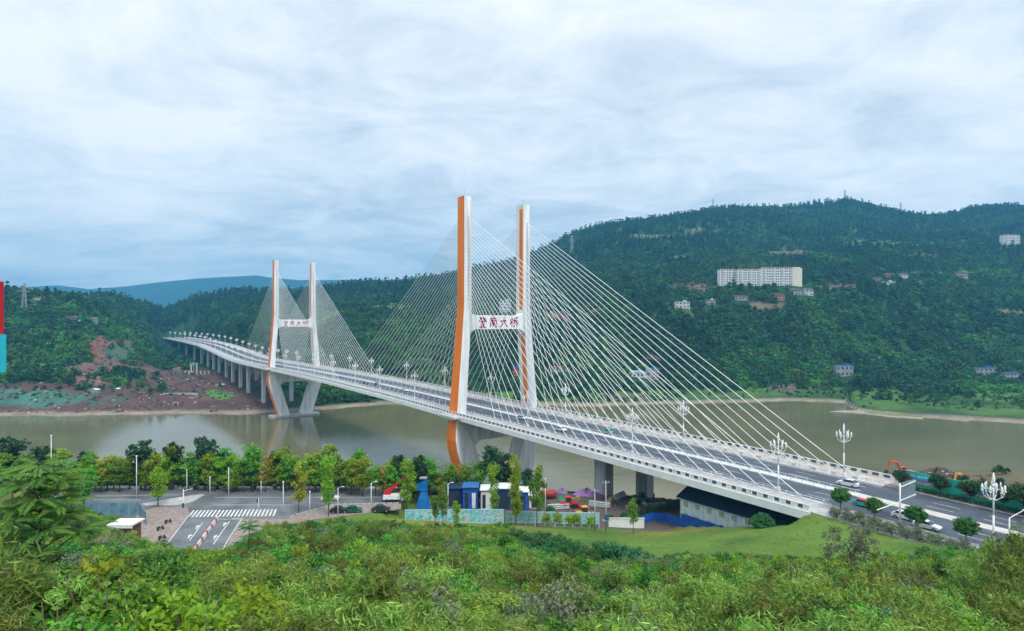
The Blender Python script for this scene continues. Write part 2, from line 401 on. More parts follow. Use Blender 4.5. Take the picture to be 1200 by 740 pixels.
def gz(X, Y):                                                # the height of the ground sheet itself (bilinear)
    i = min(max((Y + 40) / 2.0, 0), GZ.shape[0] - 1.001); j = min(max((X + 330) / 2.0, 0), GZ.shape[1] - 1.001)
    a, c = int(i), int(j); u, v = i - a, j - c
    return float((GZ[a, c] * (1 - v) + GZ[a, c + 1] * v) * (1 - u) + (GZ[a + 1, c] * (1 - v) + GZ[a + 1, c + 1] * v) * u)
def grid_mesh(name, XX, YY, ZZ, colr, mat_):
    nr, nc = XX.shape
    me = bpy.data.meshes.new(name)
    vs = np.stack([XX.ravel(), YY.ravel(), ZZ.ravel()], 1).astype(np.float32)
    i = np.arange(nr * nc).reshape(nr, nc)
    q = np.stack([i[:-1, :-1].ravel(), i[:-1, 1:].ravel(), i[1:, 1:].ravel(), i[1:, :-1].ravel()], 1).astype(np.int32)
    me.vertices.add(len(vs)); me.vertices.foreach_set('co', vs.ravel())
    me.loops.add(q.size); me.loops.foreach_set('vertex_index', q.ravel())
    me.polygons.add(len(q)); me.polygons.foreach_set('loop_start', np.arange(0, q.size, 4, dtype=np.int32))
    me.polygons.foreach_set('use_smooth', np.ones(len(q), bool))
    me.update(calc_edges=True); me.validate()
    a = me.color_attributes.new('Col', 'FLOAT_COLOR', 'POINT')
    a.data.foreach_set('color', np.concatenate([colr, np.ones((len(vs), 1))], 1).astype(np.float32).ravel())
    me.materials.append(mat_)
    return me
gx = np.arange(-330, 400.1, 2.0); gy = np.arange(-40, 330.1, 2.0)
GX, GY = np.meshgrid(gx, gy)
GZ = ground(GX, GY)
x_, y_, z_ = GX.ravel(), GY.ravel(), GZ.ravel()
gc = np.tile(np.array([0.10, 0.175, 0.03]), (len(x_), 1))
def blend(c, k): global gc; gc = gc * (1 - k[:, None]) + np.array(c)[None] * k[:, None]
nz = fbm(x_, y_, 18, 4, 21)
blend((0.17, 0.18, 0.045), sstep(0.0, 0.35, nz))
blend((0.055, 0.12, 0.022), sstep(0.05, 0.4, -nz))
W_, S_ = ws(x_, y_)
blend((0.10, 0.085, 0.075), sstep(146, 150, y_) * sstep(-25, -18, x_) * sstep(130, 120, x_) * sstep(30, 28, z_))
blend((0.07, 0.052, 0.046), sstep(174, 182, y_) * sstep(-10, 0, x_) * sstep(110, 100, x_))
blend((0.17, 0.15, 0.12), sstep(7, 1, z_) * sstep(200, 210, y_))
blend((0.14, 0.10, 0.09), sstep(24, 30, W_) * sstep(-130, -140, S_) * sstep(4, 12, z_) * (0.6 + 0.4 * sstep(-0.2, 0.2, nz)))
blend((0.22, 0.205, 0.17), sstep(9, 3, z_) * sstep(24, 30, W_) * sstep(225, 240, y_))
tag(link('ground', grid_mesh('ground', GX, GY, GZ, gc, ground_m)), kind='structure')

# the riverbed plain that carries everything out to the horizon
b = B(); b.add([(-9000, -3000, -6), (9000, -3000, -6), (9000, 9000, -6), (-9000, 9000, -6)], [(0, 1, 2, 3)])
b.build('plain', M('plain_soil', (0.07, 0.10, 0.05), 0.95), kind='structure')

# ------------------------------------------------------------------ river
wm = bpy.data.materials.new('river_water'); wm.use_nodes = True
t = wm.node_tree; p = t.nodes['Principled BSDF']
g = N(t, 'ShaderNodeNewGeometry')
mp = N(t, 'ShaderNodeMapping'); mp.inputs['Scale'].default_value = (0.6, 1.0, 1); mp.inputs['Rotation'].default_value = (0, 0, R(20)); t.links.new(g.outputs['Position'], mp.inputs[0])
big = noise(t, mp.outputs[0], 0.012, 4, 0.5, 1.2)
t.links.new(ramp(t, big, [(0.35, (0.115, 0.112, 0.056)), (0.65, (0.160, 0.148, 0.080))]), p.inputs['Base Color'])
p.inputs['Roughness'].default_value = 0.10; p.inputs['IOR'].default_value = 1.33; p.inputs['Specular IOR Level'].default_value = 0.5
bn = N(t, 'ShaderNodeBump'); bn.inputs['Distance'].default_value = 0.25
t.links.new(math_(t, 'MULTIPLY', ramp(t, noise(t, mp.outputs[0], 0.009, 3, 0.5, 1.5), [(0.42, (0.25,) * 3), (0.6, (1.0,) * 3)]), 0.14), bn.inputs['Strength'])
t.links.new(math_(t, 'ADD', noise(t, mp.outputs[0], 0.45, 5, 0.6), math_(t, 'MULTIPLY', noise(t, mp.outputs[0], 0.09, 3, 0.5), 2.0)), bn.inputs['Height'])
t.links.new(bn.outputs[0], p.inputs['Normal'])
b = B(); b.add([(-2500, 150, 0), (2500, 150, 0), (2500, 1250, 0), (-2500, 1250, 0)], [(0, 1, 2, 3)])
b.build('river', wm, kind='structure')

# ------------------------------------------------------------------ far bank and hills
#        x     shore  foot(Y,z)   bench(Y,z)    upper(Y,z)   ridge(Y, photo y)
HT = [(-900, 489, 540, 12, 640, 55, 720, 80, 850, 336), (-300, 488, 540, 12, 640, 55, 720, 80, 850, 336), (0, 487, 535, 12, 640, 50, 720, 82, 850, 341), (50, 487, 535, 12, 640, 48, 730, 82, 850, 344),
      (100, 487, 540, 13, 650, 42, 740, 72, 860, 349), (140, 486, 550, 12, 690, 34, 800, 62, 1250, 352), (165, 486, 555, 10, 720, 28, 900, 58, 1300, 357), (190, 485, 560, 9, 800, 22, 1130, 47, 1500, 364),
      (230, 485, 560, 9, 760, 20, 1050, 66, 1450, 352), (270, 485, 548, 9, 640, 20, 1000, 78, 1400, 347), (300, 485, 540, 9, 640, 32, 950, 88, 1300, 346), (350, 482, 545, 8, 650, 45, 900, 90, 1300, 344),
      (450, 474, 610, 9, 720, 55, 950, 98, 1500, 335), (520, 473, 615, 8, 740, 60, 1000, 112, 1500, 324), (600, 474, 615, 8, 740, 64, 1000, 122, 1600, 307), (650, 475, 612, 8, 750, 72, 1000, 142, 1700, 290),
      (700, 476, 605, 8, 760, 82, 1000, 152, 1750, 269), (760, 474, 622, 8, 800, 96, 1000, 152, 1800, 258), (830, 472, 645, 8, 870, 127, 1060, 172, 1850, 247), (920, 470, 655, 8, 880, 130, 1080, 182, 1900, 244), (970, 471, 655, 8, 885, 128, 1090, 188, 1930, 243),
      (990, 472, 655, 8, 890, 128, 1100, 192, 1950, 239), (1005, 482, 650, 8, 895, 128, 1110, 195, 1950, 242), (1035, 486, 650, 8, 900, 128, 1120, 198, 1950, 250), (1085, 490, 642, 8, 920, 128, 1150, 205, 1950, 258), (1110, 491, 640, 8, 930, 128, 1160, 208, 1950, 255),
      (1150, 494, 640, 8, 950, 128, 1200, 215, 1950, 247), (1200, 497, 630, 8, 950, 128, 1200, 225, 1950, 241), (1300, 503, 615, 8, 950, 128, 1200, 230, 1950, 235), (2100, 515, 600, 8, 950, 128, 1200, 230, 1950, 235)]
HA = np.array(HT, float)
def far_nodes(x):
    i = lambda c: np.interp(x, HA[:, 0], HA[:, c])
    ys = CAMZ * F / (i(1) - Y0)
    zr = CAMZ + (Y0 - i(9)) / F * i(8)
    Ys = [ys - 40, ys, ys + 14, np.maximum(i(2), ys + 24), i(4), i(6), i(8), i(8) + 500, i(8) + 1500]
    Zs = [np.full_like(x, -4.0), np.zeros_like(x), np.full_like(x, 3.0), i(3), i(5), i(7), zr, zr * 0.6, zr * 0.25]
    return Ys, Zs
def far_z(X, Y):
    X = np.asarray(X, float); Y = np.asarray(Y, float)
    x = 600 + F * X / Y
    Ys, Zs = far_nodes(x)
    z = np.full_like(Y, -4.0)
    for k in range(len(Ys) - 1):
        tt = np.clip((Y - Ys[k]) / (Ys[k + 1] - Ys[k]), 0, 1)
        if k >= 3: tt = tt * 0.6 + 0.4 * tt * tt * (3 - 2 * tt)
        z = np.where(Y >= Ys[k], Zs[k] + (Zs[k + 1] - Zs[k]) * tt, z)
    damp = sstep(0, 90, Y - Ys[3])
    z = z + damp * (16 * fbm(X, Y, 170, 4, 31) + (1 - sstep(400, 0, np.abs(Y - Ys[6]))) * 14 * fbm(X, Y, 320, 2, 35)) * (0.45 + 0.9 * sstep(600, 1500, Y))
    z = z + sstep(8, 30, Y - Ys[1]) * 1.4 * fbm(X, Y, 22, 3, 41) + sstep(40, 10, np.abs(Y - Ys[1])) * 1.5 * fbm(X, Y, 16, 3, 43)
    # keep the valley floor clear of the viaduct
    wv, s = ws(X, Y)
    k = sstep(60, 24, np.abs(wv)) * (s > 300) * (s < 1130)
    cap = np.interp(s, [300, 420, 560, 800, 1000, 1085, 1110, 1130], [3, 9, 18, 24, 34, 44, 47, 47.5])
    z = np.where(z > cap, z * (1 - k) + cap * k, z)
    return z
def fz(X, Y): return float(far_z(np.array([X]), np.array([Y]))[0])
def ray(x, y, y0=480, y1=2600):                              # where the line of sight meets the far ground
    Ys = np.arange(y0, y1, 2.0); Xs = (x - 600) / F * Ys; zs = CAMZ - (y - Y0) / F * Ys
    hit = np.nonzero(far_z(Xs, Ys) >= zs)[0]
    k = hit[0] if len(hit) else len(Ys) - 1
    return float(Xs[k]), float(Ys[k]), float(far_z(Xs[k:k + 1], Ys[k:k + 1])[0])
fxp = np.concatenate([np.arange(-900, -30, 25), np.arange(-30, 1232, 3.0), np.arange(1240, 2100, 25)])
fy = np.concatenate([np.arange(430, 700, 3.0), np.arange(700, 1150, 7.0), np.arange(1150, 2100, 16.0), np.arange(2100, 3500, 90.0)])
XP, FY = np.meshgrid(fxp, fy); FX = (XP - 600) / F * FY
FZ = far_z(FX, FY)
IX, IY = px(FX, FY, FZ); ix, iy = IX.ravel(), IY.ravel()
z_ = FZ.ravel(); xw, yw = FX.ravel(), FY.ravel()
gc = np.tile(np.array([0.020, 0.058, 0.020]), (len(z_), 1))
nz = fbm(xw, yw, 60, 4, 51); nz2 = fbm(xw, yw, 14, 3, 53)
BARE = [(300, 322, 14, 0), ]                                  # (unused head)
def ell(cx_, cy_, rx, ry, wob=0.5): return np.clip(3.0 - 3.0 * np.sqrt(((ix - cx_) / rx) ** 2 + ((iy - cy_) / ry) ** 2) + 2.4 * wob * (nz2 + nz), 0, 1)
blend((0.045, 0.10, 0.025), sstep(0.15, 0.4, nz) * 0.8)
bare_mask = np.zeros(len(z_))
def patch(c, k, bare=True):
    global bare_mask
    blend(c, k)
    if bare: bare_mask = np.maximum(bare_mask, k)
near = yw < 1080
patch((0.075, 0.155, 0.03), sstep(2.0, 3.5, z_) * sstep(8.5, 6.5, z_) * (ix > 420) * np.clip(np.where(ix > 800, .75, .5) + 1.3 * nz + (.35 * sstep(60, 20, np.abs(ix - 740)) + .5 * sstep(50, 15, np.abs(ix - 1030))), 0, .95), True)     # low green flats on the right
patch((0.12, 0.10, 0.075), ell(735, 466, 40, 3) * near); patch((0.11, 0.09, 0.07), ell(920, 455, 25, 6) * near)
patch((0.088, 0.050, 0.044), ell(235, 440, 75, 34) * (yw < 720) * (ix > 150))                 # red-brown earthworks below the viaduct
patch((0.084, 0.049, 0.043), ell(270, 468, 80, 16) * (yw < 640))
patch((0.088, 0.052, 0.044), ell(75, 452, 130, 5, 0.4) * near); patch((0.19, 0.07, 0.05), ell(118, 410, 16, 19, 0.6) * near); patch((0.19, 0.10, 0.08), ell(140, 402, 45, 3, 0.4) * near)
patch((0.06, 0.115, 0.07), ell(140, 414, 20, 13, 0.7) * near); patch((0.17, 0.10, 0.085), ell(105, 445, 25, 9, 0.5) * near); patch((0.16, 0.13, 0.10), ell(20, 407, 45, 2, 0.5) * near)
patch((0.088, 0.052, 0.044), sstep(452, 457, iy + 5 * nz) * (ix > -60) * (ix < 330) * (yw < 600))
patch((0.090, 0.052, 0.045), ell(225, 436, 95, 44, 0.6) * (yw < 760) * (ix > 150) * sstep(-0.3, 0.05, nz + .25)); patch((0.14, 0.085, 0.07), ell(120, 432, 60, 10, 0.8) * near)
patch((0.050, 0.135, 0.10), ell(45, 467, 120, 11, 0.55) * (ix < 160) * near)                               # netted slope
patch((0.075, 0.19, 0.035), ell(258, 462, 20, 6, 0.9) * near)
patch((0.24, 0.205, 0.155), sstep(2.6, 0.8, z_) * sstep(-1.5, 0.2, z_))                        # sandy water's edge
for c_, e in (((0.12, 0.075, 0.065), (815, 336, 45, 6)), ((0.11, 0.07, 0.06), (985, 336, 35, 5)), ((0.11, 0.08, 0.06), (935, 297, 40, 4)), ((0.10, 0.07, 0.05), (1080, 300, 28, 4)), ((0.11, 0.16, 0.05), (1040, 286, 60, 4)), ((0.14, 0.10, 0.07), (900, 358, 26, 5)), ((0.14, 0.13, 0.06), (1185, 366, 18, 5)), ((0.12, 0.17, 0.06), (760, 277, 40, 3)), ((0.11, 0.15, 0.06), (820, 270, 20, 3)),
              ((0.16, 0.14, 0.11), (796, 302, 14, 2)), ((0.09, 0.15, 0.05), (1110, 320, 60, 3)), ((0.12, 0.08, 0.07), (655, 372, 16, 8)), ((0.10, 0.08, 0.06), (700, 365, 12, 6)), ((0.08, 0.06, 0.055), (765, 420, 14, 6)), ((0.10, 0.16, 0.04), (460, 360, 30, 4))):
    patch(c_, ell(*e))
tag(link('hills', grid_mesh('hills', FX, FY, FZ, gc, hill_m)), kind='structure')
sbp = [gp(x, y, .4) for x, y in ((972, 482.6), (985, 481.2), (1002, 480.8), (1030, 482.6), (1080, 486), (1082, 491.5), (1042, 488.8), (1012, 485.2), (990, 483.6))]
b = B(); b.prism(sbp, -2, .4, 'z'); b.build('sandbar', M('pale_sand', (.30, .26, .20), .95, .15, .15, bump=.5), kind='structure')
sbp = [gp(x, y, .6) for x, y in ((1012, 482.6), (1035, 482.4), (1080, 485.5), (1080, 489), (1045, 486.6), (1020, 484.4))]
b = B(); b.prism(sbp, -2, .6, 'z'); b.build('sandbar_turf', M('sandbar_turf', (.10, .22, .03), .95, .2, .2, bump=.5), kind='structure')
BM = bare_mask.reshape(FX.shape)
def bare_at(X, Y):
    xx = 600 + F * X / Y
    i = np.clip(np.searchsorted(fy, Y), 0, len(fy) - 1); j = np.clip(np.searchsorted(fxp, xx), 0, len(fxp) - 1)
    return BM[i, j]
# distant blue ridge
RX = np.array([-700, -200, 0, 40, 70, 105, 150, 190, 230, 260, 300, 320, 350, 400, 440, 520, 640, 900, 1500, 2200]); RY = np.array([330, 334, 338, 336, 334, 339, 335, 330, 326, 324, 322, 325, 328, 328, 327, 330, 330, 330, 320, 320])
rxp = np.arange(-700, 2200, 6.0); ry = np.linspace(3900, 5600, 36)
XP, FY2 = np.meshgrid(rxp, ry); FX2 = (XP - 600) / F * FY2
zr = CAMZ + (Y0 - np.interp(XP, RX, RY)) / F * 5000
tt = (FY2 - 3900) / 1100
FZ2 = np.where(tt < 1, -10 + (zr + 10) * np.clip(tt, 0, 1) ** 1.2, zr * (1 - 0.5 * (tt - 1))) + sstep(0.05, 0.5, tt) * 34 * fbm(FX2, FY2, 420, 4, 61) * (1 - 0.75 * sstep(0.35, 0, np.abs(tt - 1)))
gc = np.tile(np.array([0.022, 0.055, 0.045]), (FX2.size, 1))
tag(link('distant_hills', grid_mesh('distant_hills', FX2, FY2, FZ2, gc, hill_m)), kind='structure')

# ------------------------------------------------------------------ foliage
def leaf_quads(c, d, n_, L, W, tint, mat_, name):
    """diamond leaves: c centres, d long axes, n_ face normals (arrays), L lengths, W widths"""
    side = np.cross(d, n_); side /= np.maximum(np.linalg.norm(side, axis=1, keepdims=True), 1e-6)
    L = np.broadcast_to(L, (len(c),))[:, None]; W = np.broadcast_to(W, (len(c),))[:, None]
    vs = np.stack([c - d * L * 0.5, c + side * W * 0.5, c + d * L * 0.5, c - side * W * 0.5], 1).reshape(-1, 3).astype(np.float32)
    me = bpy.data.meshes.new(name)
    k = len(c)
    me.vertices.add(4 * k); me.vertices.foreach_set('co', vs.ravel())
    me.loops.add(4 * k); me.loops.foreach_set('vertex_index', np.arange(4 * k, dtype=np.int32))
    me.polygons.add(k); me.polygons.foreach_set('loop_start', np.arange(0, 4 * k, 4, dtype=np.int32))
    me.update(calc_edges=True)
    a = me.attributes.new('tint', 'FLOAT', 'POINT'); a.data.foreach_set('value', np.repeat(np.clip(tint, 0, 1), 4).astype(np.float32))
    me.materials.append(mat_)
    return me
def unit(a): return a / np.maximum(np.linalg.norm(a, axis=-1, keepdims=True), 1e-6)
def crown(name, mat_, r, h, z0, n_clump, per, leaf, clump_r, shape='ellipsoid', asp=0.55, droop=0.0, seed=0):
    q = np.random.default_rng(seed)
    d = unit(q.normal(size=(n_clump, 3))); rad = q.random(n_clump) ** 0.42
    c = d * rad[:, None]
    if shape == 'cone':
        zz = (q.random(n_clump)) ** 1.25
        ang = q.random(n_clump) * 6.283; rr = (1 - zz * 0.9) * np.sqrt(q.random(n_clump)) * (0.75 + 0.5 * q.random(n_clump))
        c = np.stack([rr * np.cos(ang), rr * np.sin(ang), zz * 2 - 1], 1)
    elif shape == 'column':
        zz = q.random(n_clump); ang = q.random(n_clump) * 6.283
        rr = np.minimum(1, 2.4 * np.sqrt(np.maximum(zz * (1 - zz), 0)) + .1) * np.sqrt(q.random(n_clump)) * (0.65 + 0.6 * q.random(n_clump))
        c = np.stack([rr * np.cos(ang), rr * np.sin(ang), zz * 2 - 1], 1)
    elif shape == 'dome':
        c[:, 2] = np.abs(c[:, 2]) * 1.6 - 0.75
    c = c * np.array([r, r, h / 2]) + np.array([0, 0, z0 + h / 2])
    cr = clump_r * (0.6 + 0.8 * q.random(n_clump))
    ct = q.random(n_clump)
    off = unit(q.normal(size=(n_clump, per, 3))) * (q.random((n_clump, per, 1)) ** 0.5) * cr[:, None, None]
    off[:, :, 2] *= 0.7
    P = (c[:, None] + off).reshape(-1, 3)
    out = unit(off + np.array([0, 0, 0.5]) * cr[:, None, None]).reshape(-1, 3)
    nrm = unit(out + 0.7 * q.normal(size=P.shape))
    dd = unit(np.cross(nrm, q.normal(size=P.shape))); dd[:, 2] -= droop; dd = unit(dd)
    tint = (ct[:, None] * 0.55 + 0.45 * q.random((n_clump, per))).ravel()
    L = leaf * (0.7 + 0.6 * q.random(len(P)))
    return leaf_quads(P, dd, nrm, L, L * asp, tint, mat_, name)
def trunk_mesh(name, h, r, mat_, limbs=5, spread=1.5, top=None, seed=0):
    q = random.Random(seed); b = B(); top = top or h
    pts = [(0, 0, -0.4), (q.uniform(-.05, .05) * h * .3, q.uniform(-.05, .05) * h * .3, h * 0.45), (q.uniform(-.06, .06) * h * .4, q.uniform(-.06, .06) * h * .4, top)]
    b.path(pts, [r, r * 0.72, r * 0.25], 7)
    for i in range(limbs):
        f = q.uniform(0.4, 0.85); z = top * f; a = i * 2.4 + q.uniform(0, 1); L = spread * q.uniform(0.6, 1.0)
        k = pts[1]; x0, y0_ = k[0] * f, k[1] * f
        b.path([(x0, y0_, z), (x0 + math.cos(a) * L * .5, y0_ + math.sin(a) * L * .5, z + L * .45), (x0 + math.cos(a) * L, y0_ + math.sin(a) * L, z + L * .8)], [r * .4, r * .27, r * .1], 5)
    return b.mesh(name, mat_, True)
def scatter(name, pts, scl, rz, idx, protos, kind='stuff', label=None):
    me = bpy.data.meshes.new(name); n_ = len(pts)
    me.vertices.add(n_); me.vertices.foreach_set('co', np.asarray(pts, np.float32).ravel())
    for nm, ty, ar in (('sc', 'FLOAT', scl), ('rz', 'FLOAT', rz), ('pi', 'INT', idx)):
        a = me.attributes.new(nm, ty, 'POINT'); a.data.foreach_set('value', np.asarray(ar, np.float32 if ty == 'FLOAT' else np.int32))
    o = link(name, me)
    cc = bpy.data.collections.new(name + '_kinds')
    for i, pm in enumerate(protos):
        po = bpy.data.objects.new('%s_kind_%02d' % (name, i), pm); cc.objects.link(po)
    ng = bpy.data.node_groups.new(name, 'GeometryNodeTree')
    ng.interface.new_socket('Geometry', in_out='INPUT', socket_type='NodeSocketGeometry'); ng.interface.new_socket('Geometry', in_out='OUTPUT', socket_type='NodeSocketGeometry')
    gi, go = N(ng, 'NodeGroupInput'), N(ng, 'NodeGroupOutput'); ip = N(ng, 'GeometryNodeInstanceOnPoints'); ci = N(ng, 'GeometryNodeCollectionInfo')
    ci.inputs['Collection'].default_value = cc; ci.inputs['Separate Children'].default_value = True; ci.inputs['Reset Children'].default_value = True
    def na(nm, ty):
        k = N(ng, 'GeometryNodeInputNamedAttribute', data_type=ty); k.inputs[0].default_value = nm
        return k.outputs['Attribute']
    cx_ = N(ng, 'ShaderNodeCombineXYZ'); ng.links.new(na('rz', 'FLOAT'), cx_.inputs[2])
    ip.inputs['Pick Instance'].default_value = True
    ng.links.new(gi.outputs[0], ip.inputs['Points']); ng.links.new(ci.outputs[0], ip.inputs['Instance']); ng.links.new(na('pi', 'INT'), ip.inputs['Instance Index'])
    ng.links.new(cx_.outputs[0], ip.inputs['Rotation']); ng.links.new(na('sc', 'FLOAT'), ip.inputs['Scale']); ng.links.new(ip.outputs[0], go.inputs[0])
    md = o.modifiers.new('scatter', 'NODES'); md.node_group = ng
    return tag(o, label, kind=kind)

# hill forest: broad crowns on the lower slopes, darker conifers higher up
far_protos = [crown('hill_crown', lf_far, 3.6, 6.5, 0.2, 14, 16, 1.5, 1.5, 'dome', 0.75, seed=s) for s in (1, 2, 3, 4)] + \
             [crown('hill_crown', lf_bank, 3.2, 6.0, 0.2, 13, 16, 1.4, 1.4, 'dome', 0.75, seed=s) for s in (5, 6)] + \
             [crown('hill_pine', lf_far2, 2.6, 10, 0.2, 18, 12, 1.5, 1.1, 'cone', 0.6, seed=s) for s in (7, 8)]
def forest_points(n_, y0, y1, xlo=-40, xhi=1240):
    Y = np.sqrt(rng.random(n_) * (y1 ** 2 - y0 ** 2) + y0 ** 2); x = xlo + (xhi - xlo) * rng.random(n_); X = (x - 600) / F * Y
    z = far_z(X, Y); keep = z > np.where(x > 800, 6.6 + 3.0 * fbm(X, Y, 30, 2, 77), 2.5)
    keep &= rng.random(n_) > np.clip(bare_at(X, Y) * 1.02, 0, 1)
    Ys, _ = far_nodes(x); keep &= Y < Ys[6] + 120
    wv, s = ws(X, Y); keep &= ~((np.abs(wv) < 26) & (s > 290) & (s < 1140))
    keep &= fbm(X, Y, 45, 3, 71) > -0.55
    return X[keep], Y[keep], z[keep]
HOUSE_CLEAR = []
# ------------------------------------------------------------------ buildings on the far side
def house(x, yb, wpx, hpx, wall, roof, label, name='house', flat=False, rz=0.0, depth=8.0, floors=2, cols=4, group='houses on the far hillside'):
    X, Y, Z = ray(x, yb)
    W = max(4, wpx * Y / F); H = max(3.0, hpx * Y / F)
    HOUSE_CLEAR.append((X, Y, W * 0.5 + 2.2))
    o = thing(name, label, 'house', (X, Y, Z - 0.3), rz, group)
    b = B(); b.box((0, depth / 2, H / 2 - 1.5), (W, depth, H + 3)); b.build('wall', wall, o)
    b = B()
    if flat: b.box((0, depth / 2, H + 0.17), (W + 0.8, depth + 0.8, 0.3)); b.box((W * 0.2, depth / 2, H + 1.2), (W * 0.25, depth * 0.4, 1.8))
    else: b.prism([(-W / 2 - .5, H + .02), (W / 2 + .5, H + .02), (W / 2 + .3, H + .25), (W * .25, H + H * .32), (-W * .25, H + H * .32), (-W / 2 - .3, H + .25)], -0.6, depth + .6, 'y')
    b.build('roof', roof, o)
    me = None
    fh = H / floors
    for fl in range(floors):
        for c in range(cols):
            xx = -W / 2 + W * (c + .5) / cols
            if me is None: me = B().box((0, 0, 0), (W / cols * .45, 0.14, fh * .45)).mesh('window', win_m)
            k = link('window', me, o); k.location = (xx, -0.03, fl * fh + fh * .55)
    return o
def apartment(x0, x1, yb, yt, label, wall=white_wall, floors=7, bays=5, name='apartment_building', endwall=False):
    xm = (x0 + x1) / 2
    X, Y, Z = ray(xm, yb, 800)
    W = (x1 - x0) * Y / F; H = (yb - yt) * Y / F; D = 13
    HOUSE_CLEAR.append((X, Y, W * 0.6 + 2))
    o = thing(name, label, 'apartment building', (X, Y, Z), 0, 'white apartment blocks on the hillside')
    B().box((0, D / 2, H / 2 - 2), (W, D, H + 4)).build('wall', wall, o)
    b = B().box((0, D / 2, H + .2), (W + .6, D + .6, .4))
    for k in range(bays): b.box((-W / 2 + W * (k + .5) / bays, D / 2, H + 1.4), (W / bays * .4, D * .4, 2.2))
    b.build('roof', tile_r if not endwall else wall, o)
    fh = H / floors; bw_ = W / bays
    if endwall: return o
    wm_ = B().box((0, 0, 0), (bw_ * .30, .16, fh * .52)).mesh('window', win_m); bmesh_ = B().box((0, 0, -fh * .28), (bw_ * .36, 1.2, .12)).box((0, -.57, -.02), (bw_ * .36, .1, fh * .42)).mesh('balcony', wall)
    for fl in range(floors):
        for k in range(bays):
            xc = -W / 2 + bw_ * (k + .5)
            a = link('window', wm_, o); a.location = (xc - bw_ * .22, -.05, fl * fh + fh * .55)
            a = link('window', wm_, o); a.location = (xc + bw_ * .22, -.05, fl * fh + fh * .55)
            if k % 2 == 0: a = link('balcony', bmesh_, o); a.location = (xc + bw_ * .22, -.7, fl * fh + fh * .4)
    for k in range(bays + 1): B().box((-W / 2 + bw_ * k * (1 - .001), -.25, H / 2), (.7, .5, H)).build('pilaster', wall, o)
    return o
apartment(844, 864, 335, 316, 'white apartment block at the left end of the hillside row', bays=3)
apartment(865, 892, 335, 316, 'wide white apartment block, second from the left in the hillside row', bays=5)
apartment(893, 929, 335, 314, 'long white apartment block with dark window rows, right of the middle', bays=7)
apartment(929.5, 940, 336, 315, 'narrow cream block with a blank wall at the right end of the hillside row', cream_wall, endwall=True)
apartment(1177, 1195, 287, 275.5, 'lone white tower block high on the slope at the right edge', floors=6, bays=4)
weathered_wall = M('weathered_wall', (.50, .51, .50), .85, .15, .4)
grey_wall = M('grey_render_wall_old', (.27, .28, .29), .85, .15, .3)
HS = [(800, 362, 17, 8, weathered_wall, cyan_roof, 'white house with pale cyan roof below the apartment row', True, 2, 4), (833, 358, 11, 6, grey_wall, cyan_roof, 'small grey house with pale roof left of the village centre', True, 2, 3), (869, 353, 15, 5, grey_wall, tile_r, 'low brown-roofed house below the middle apartments', False, 1, 4),
      (914, 353, 11, 7, brick_r, tile_r, 'red brick house below the long apartment block', False, 2, 3), (935, 346, 14, 6, grey_wall, tile_g, 'grey house cluster front right of the cream block', False, 2, 4), (948, 347, 10, 7, weathered_wall, tile_g, 'white gabled house with grey roof right of the cream block', False, 2, 2),
      (1041, 334, 17, 4, weathered_wall, cyan_roof, 'long low white house in the upper hamlet', True, 1, 5), (1030, 332, 8, 5, grey_wall, tile_r, 'grey house at the left of the upper hamlet', False, 2, 2),
      (1044, 328, 9, 6, brick_r, tile_r, 'brick house behind the long low white house', False, 2, 3), (1060, 327, 9, 5, weathered_wall, tile_g, 'white house at the back of the upper hamlet', False, 2, 3), (1076, 333, 9, 4, grey_wall, tile_r, 'grey house at the right of the upper hamlet', False, 1, 3), (1126, 326, 17, 5, grey_wall, tile_r, 'long brown-roofed farmhouse on the right slope', False, 1, 5),
      (592, 366, 13, 14, weathered_wall, cyan_roof, 'white block seen between the legs of the near tower', True, 4, 3), (612, 442, 22, 9, brick_r, blue_roof, 'brick riverside house with blue roof behind the near tower', False, 2, 5), (655, 437, 26, 5, grey_wall, tile_r, 'long brown-roofed house behind the side span cables', False, 1, 6), (748, 443, 22, 6, weathered_wall, cyan_roof, 'low white riverside house with pale cyan roof', False, 1, 5),
      (765, 445, 14, 13, grey_wall, blue_roof, 'grey riverside house with flat blue roof', True, 3, 3), (990, 442, 20, 13, grey_wall, blue_roof, 'grey house with bright blue roof among the far bank trees', True, 2, 4), (1156, 440, 26, 8, grey_wall, blue_roof, 'wide blue-roofed house on the far bank at right', True, 2, 5), (1188, 446, 18, 8, grey_wall, blue_roof, 'blue-roofed house at the right edge of the far bank', True, 2, 4),
      (662, 378, 14, 7, brick_r, tile_r, 'brick house among the cables above the side span', False, 2, 3),
      (43, 352, 8, 3, weathered_wall, tile_r, 'white house on the left hilltop by the pylon', False, 1, 3), (78, 359, 4, 3, weathered_wall, cyan_roof, 'tiny white house on the left hilltop', True, 1, 1), (82, 376, 12, 4, grey_wall, tile_r, 'grey farmhouse on the left hill', False, 1, 3), (104, 378, 12, 4, grey_wall, tile_g, 'grey-roofed farmhouse right of the other on the left hill', False, 1, 3), (90, 381, 5, 4, weathered_wall, cyan_roof, 'small white hut in front of the left hill farmhouses', True, 1, 1)]
for h in HS: house(*h[:7], flat=h[7], floors=h[8], cols=h[9])

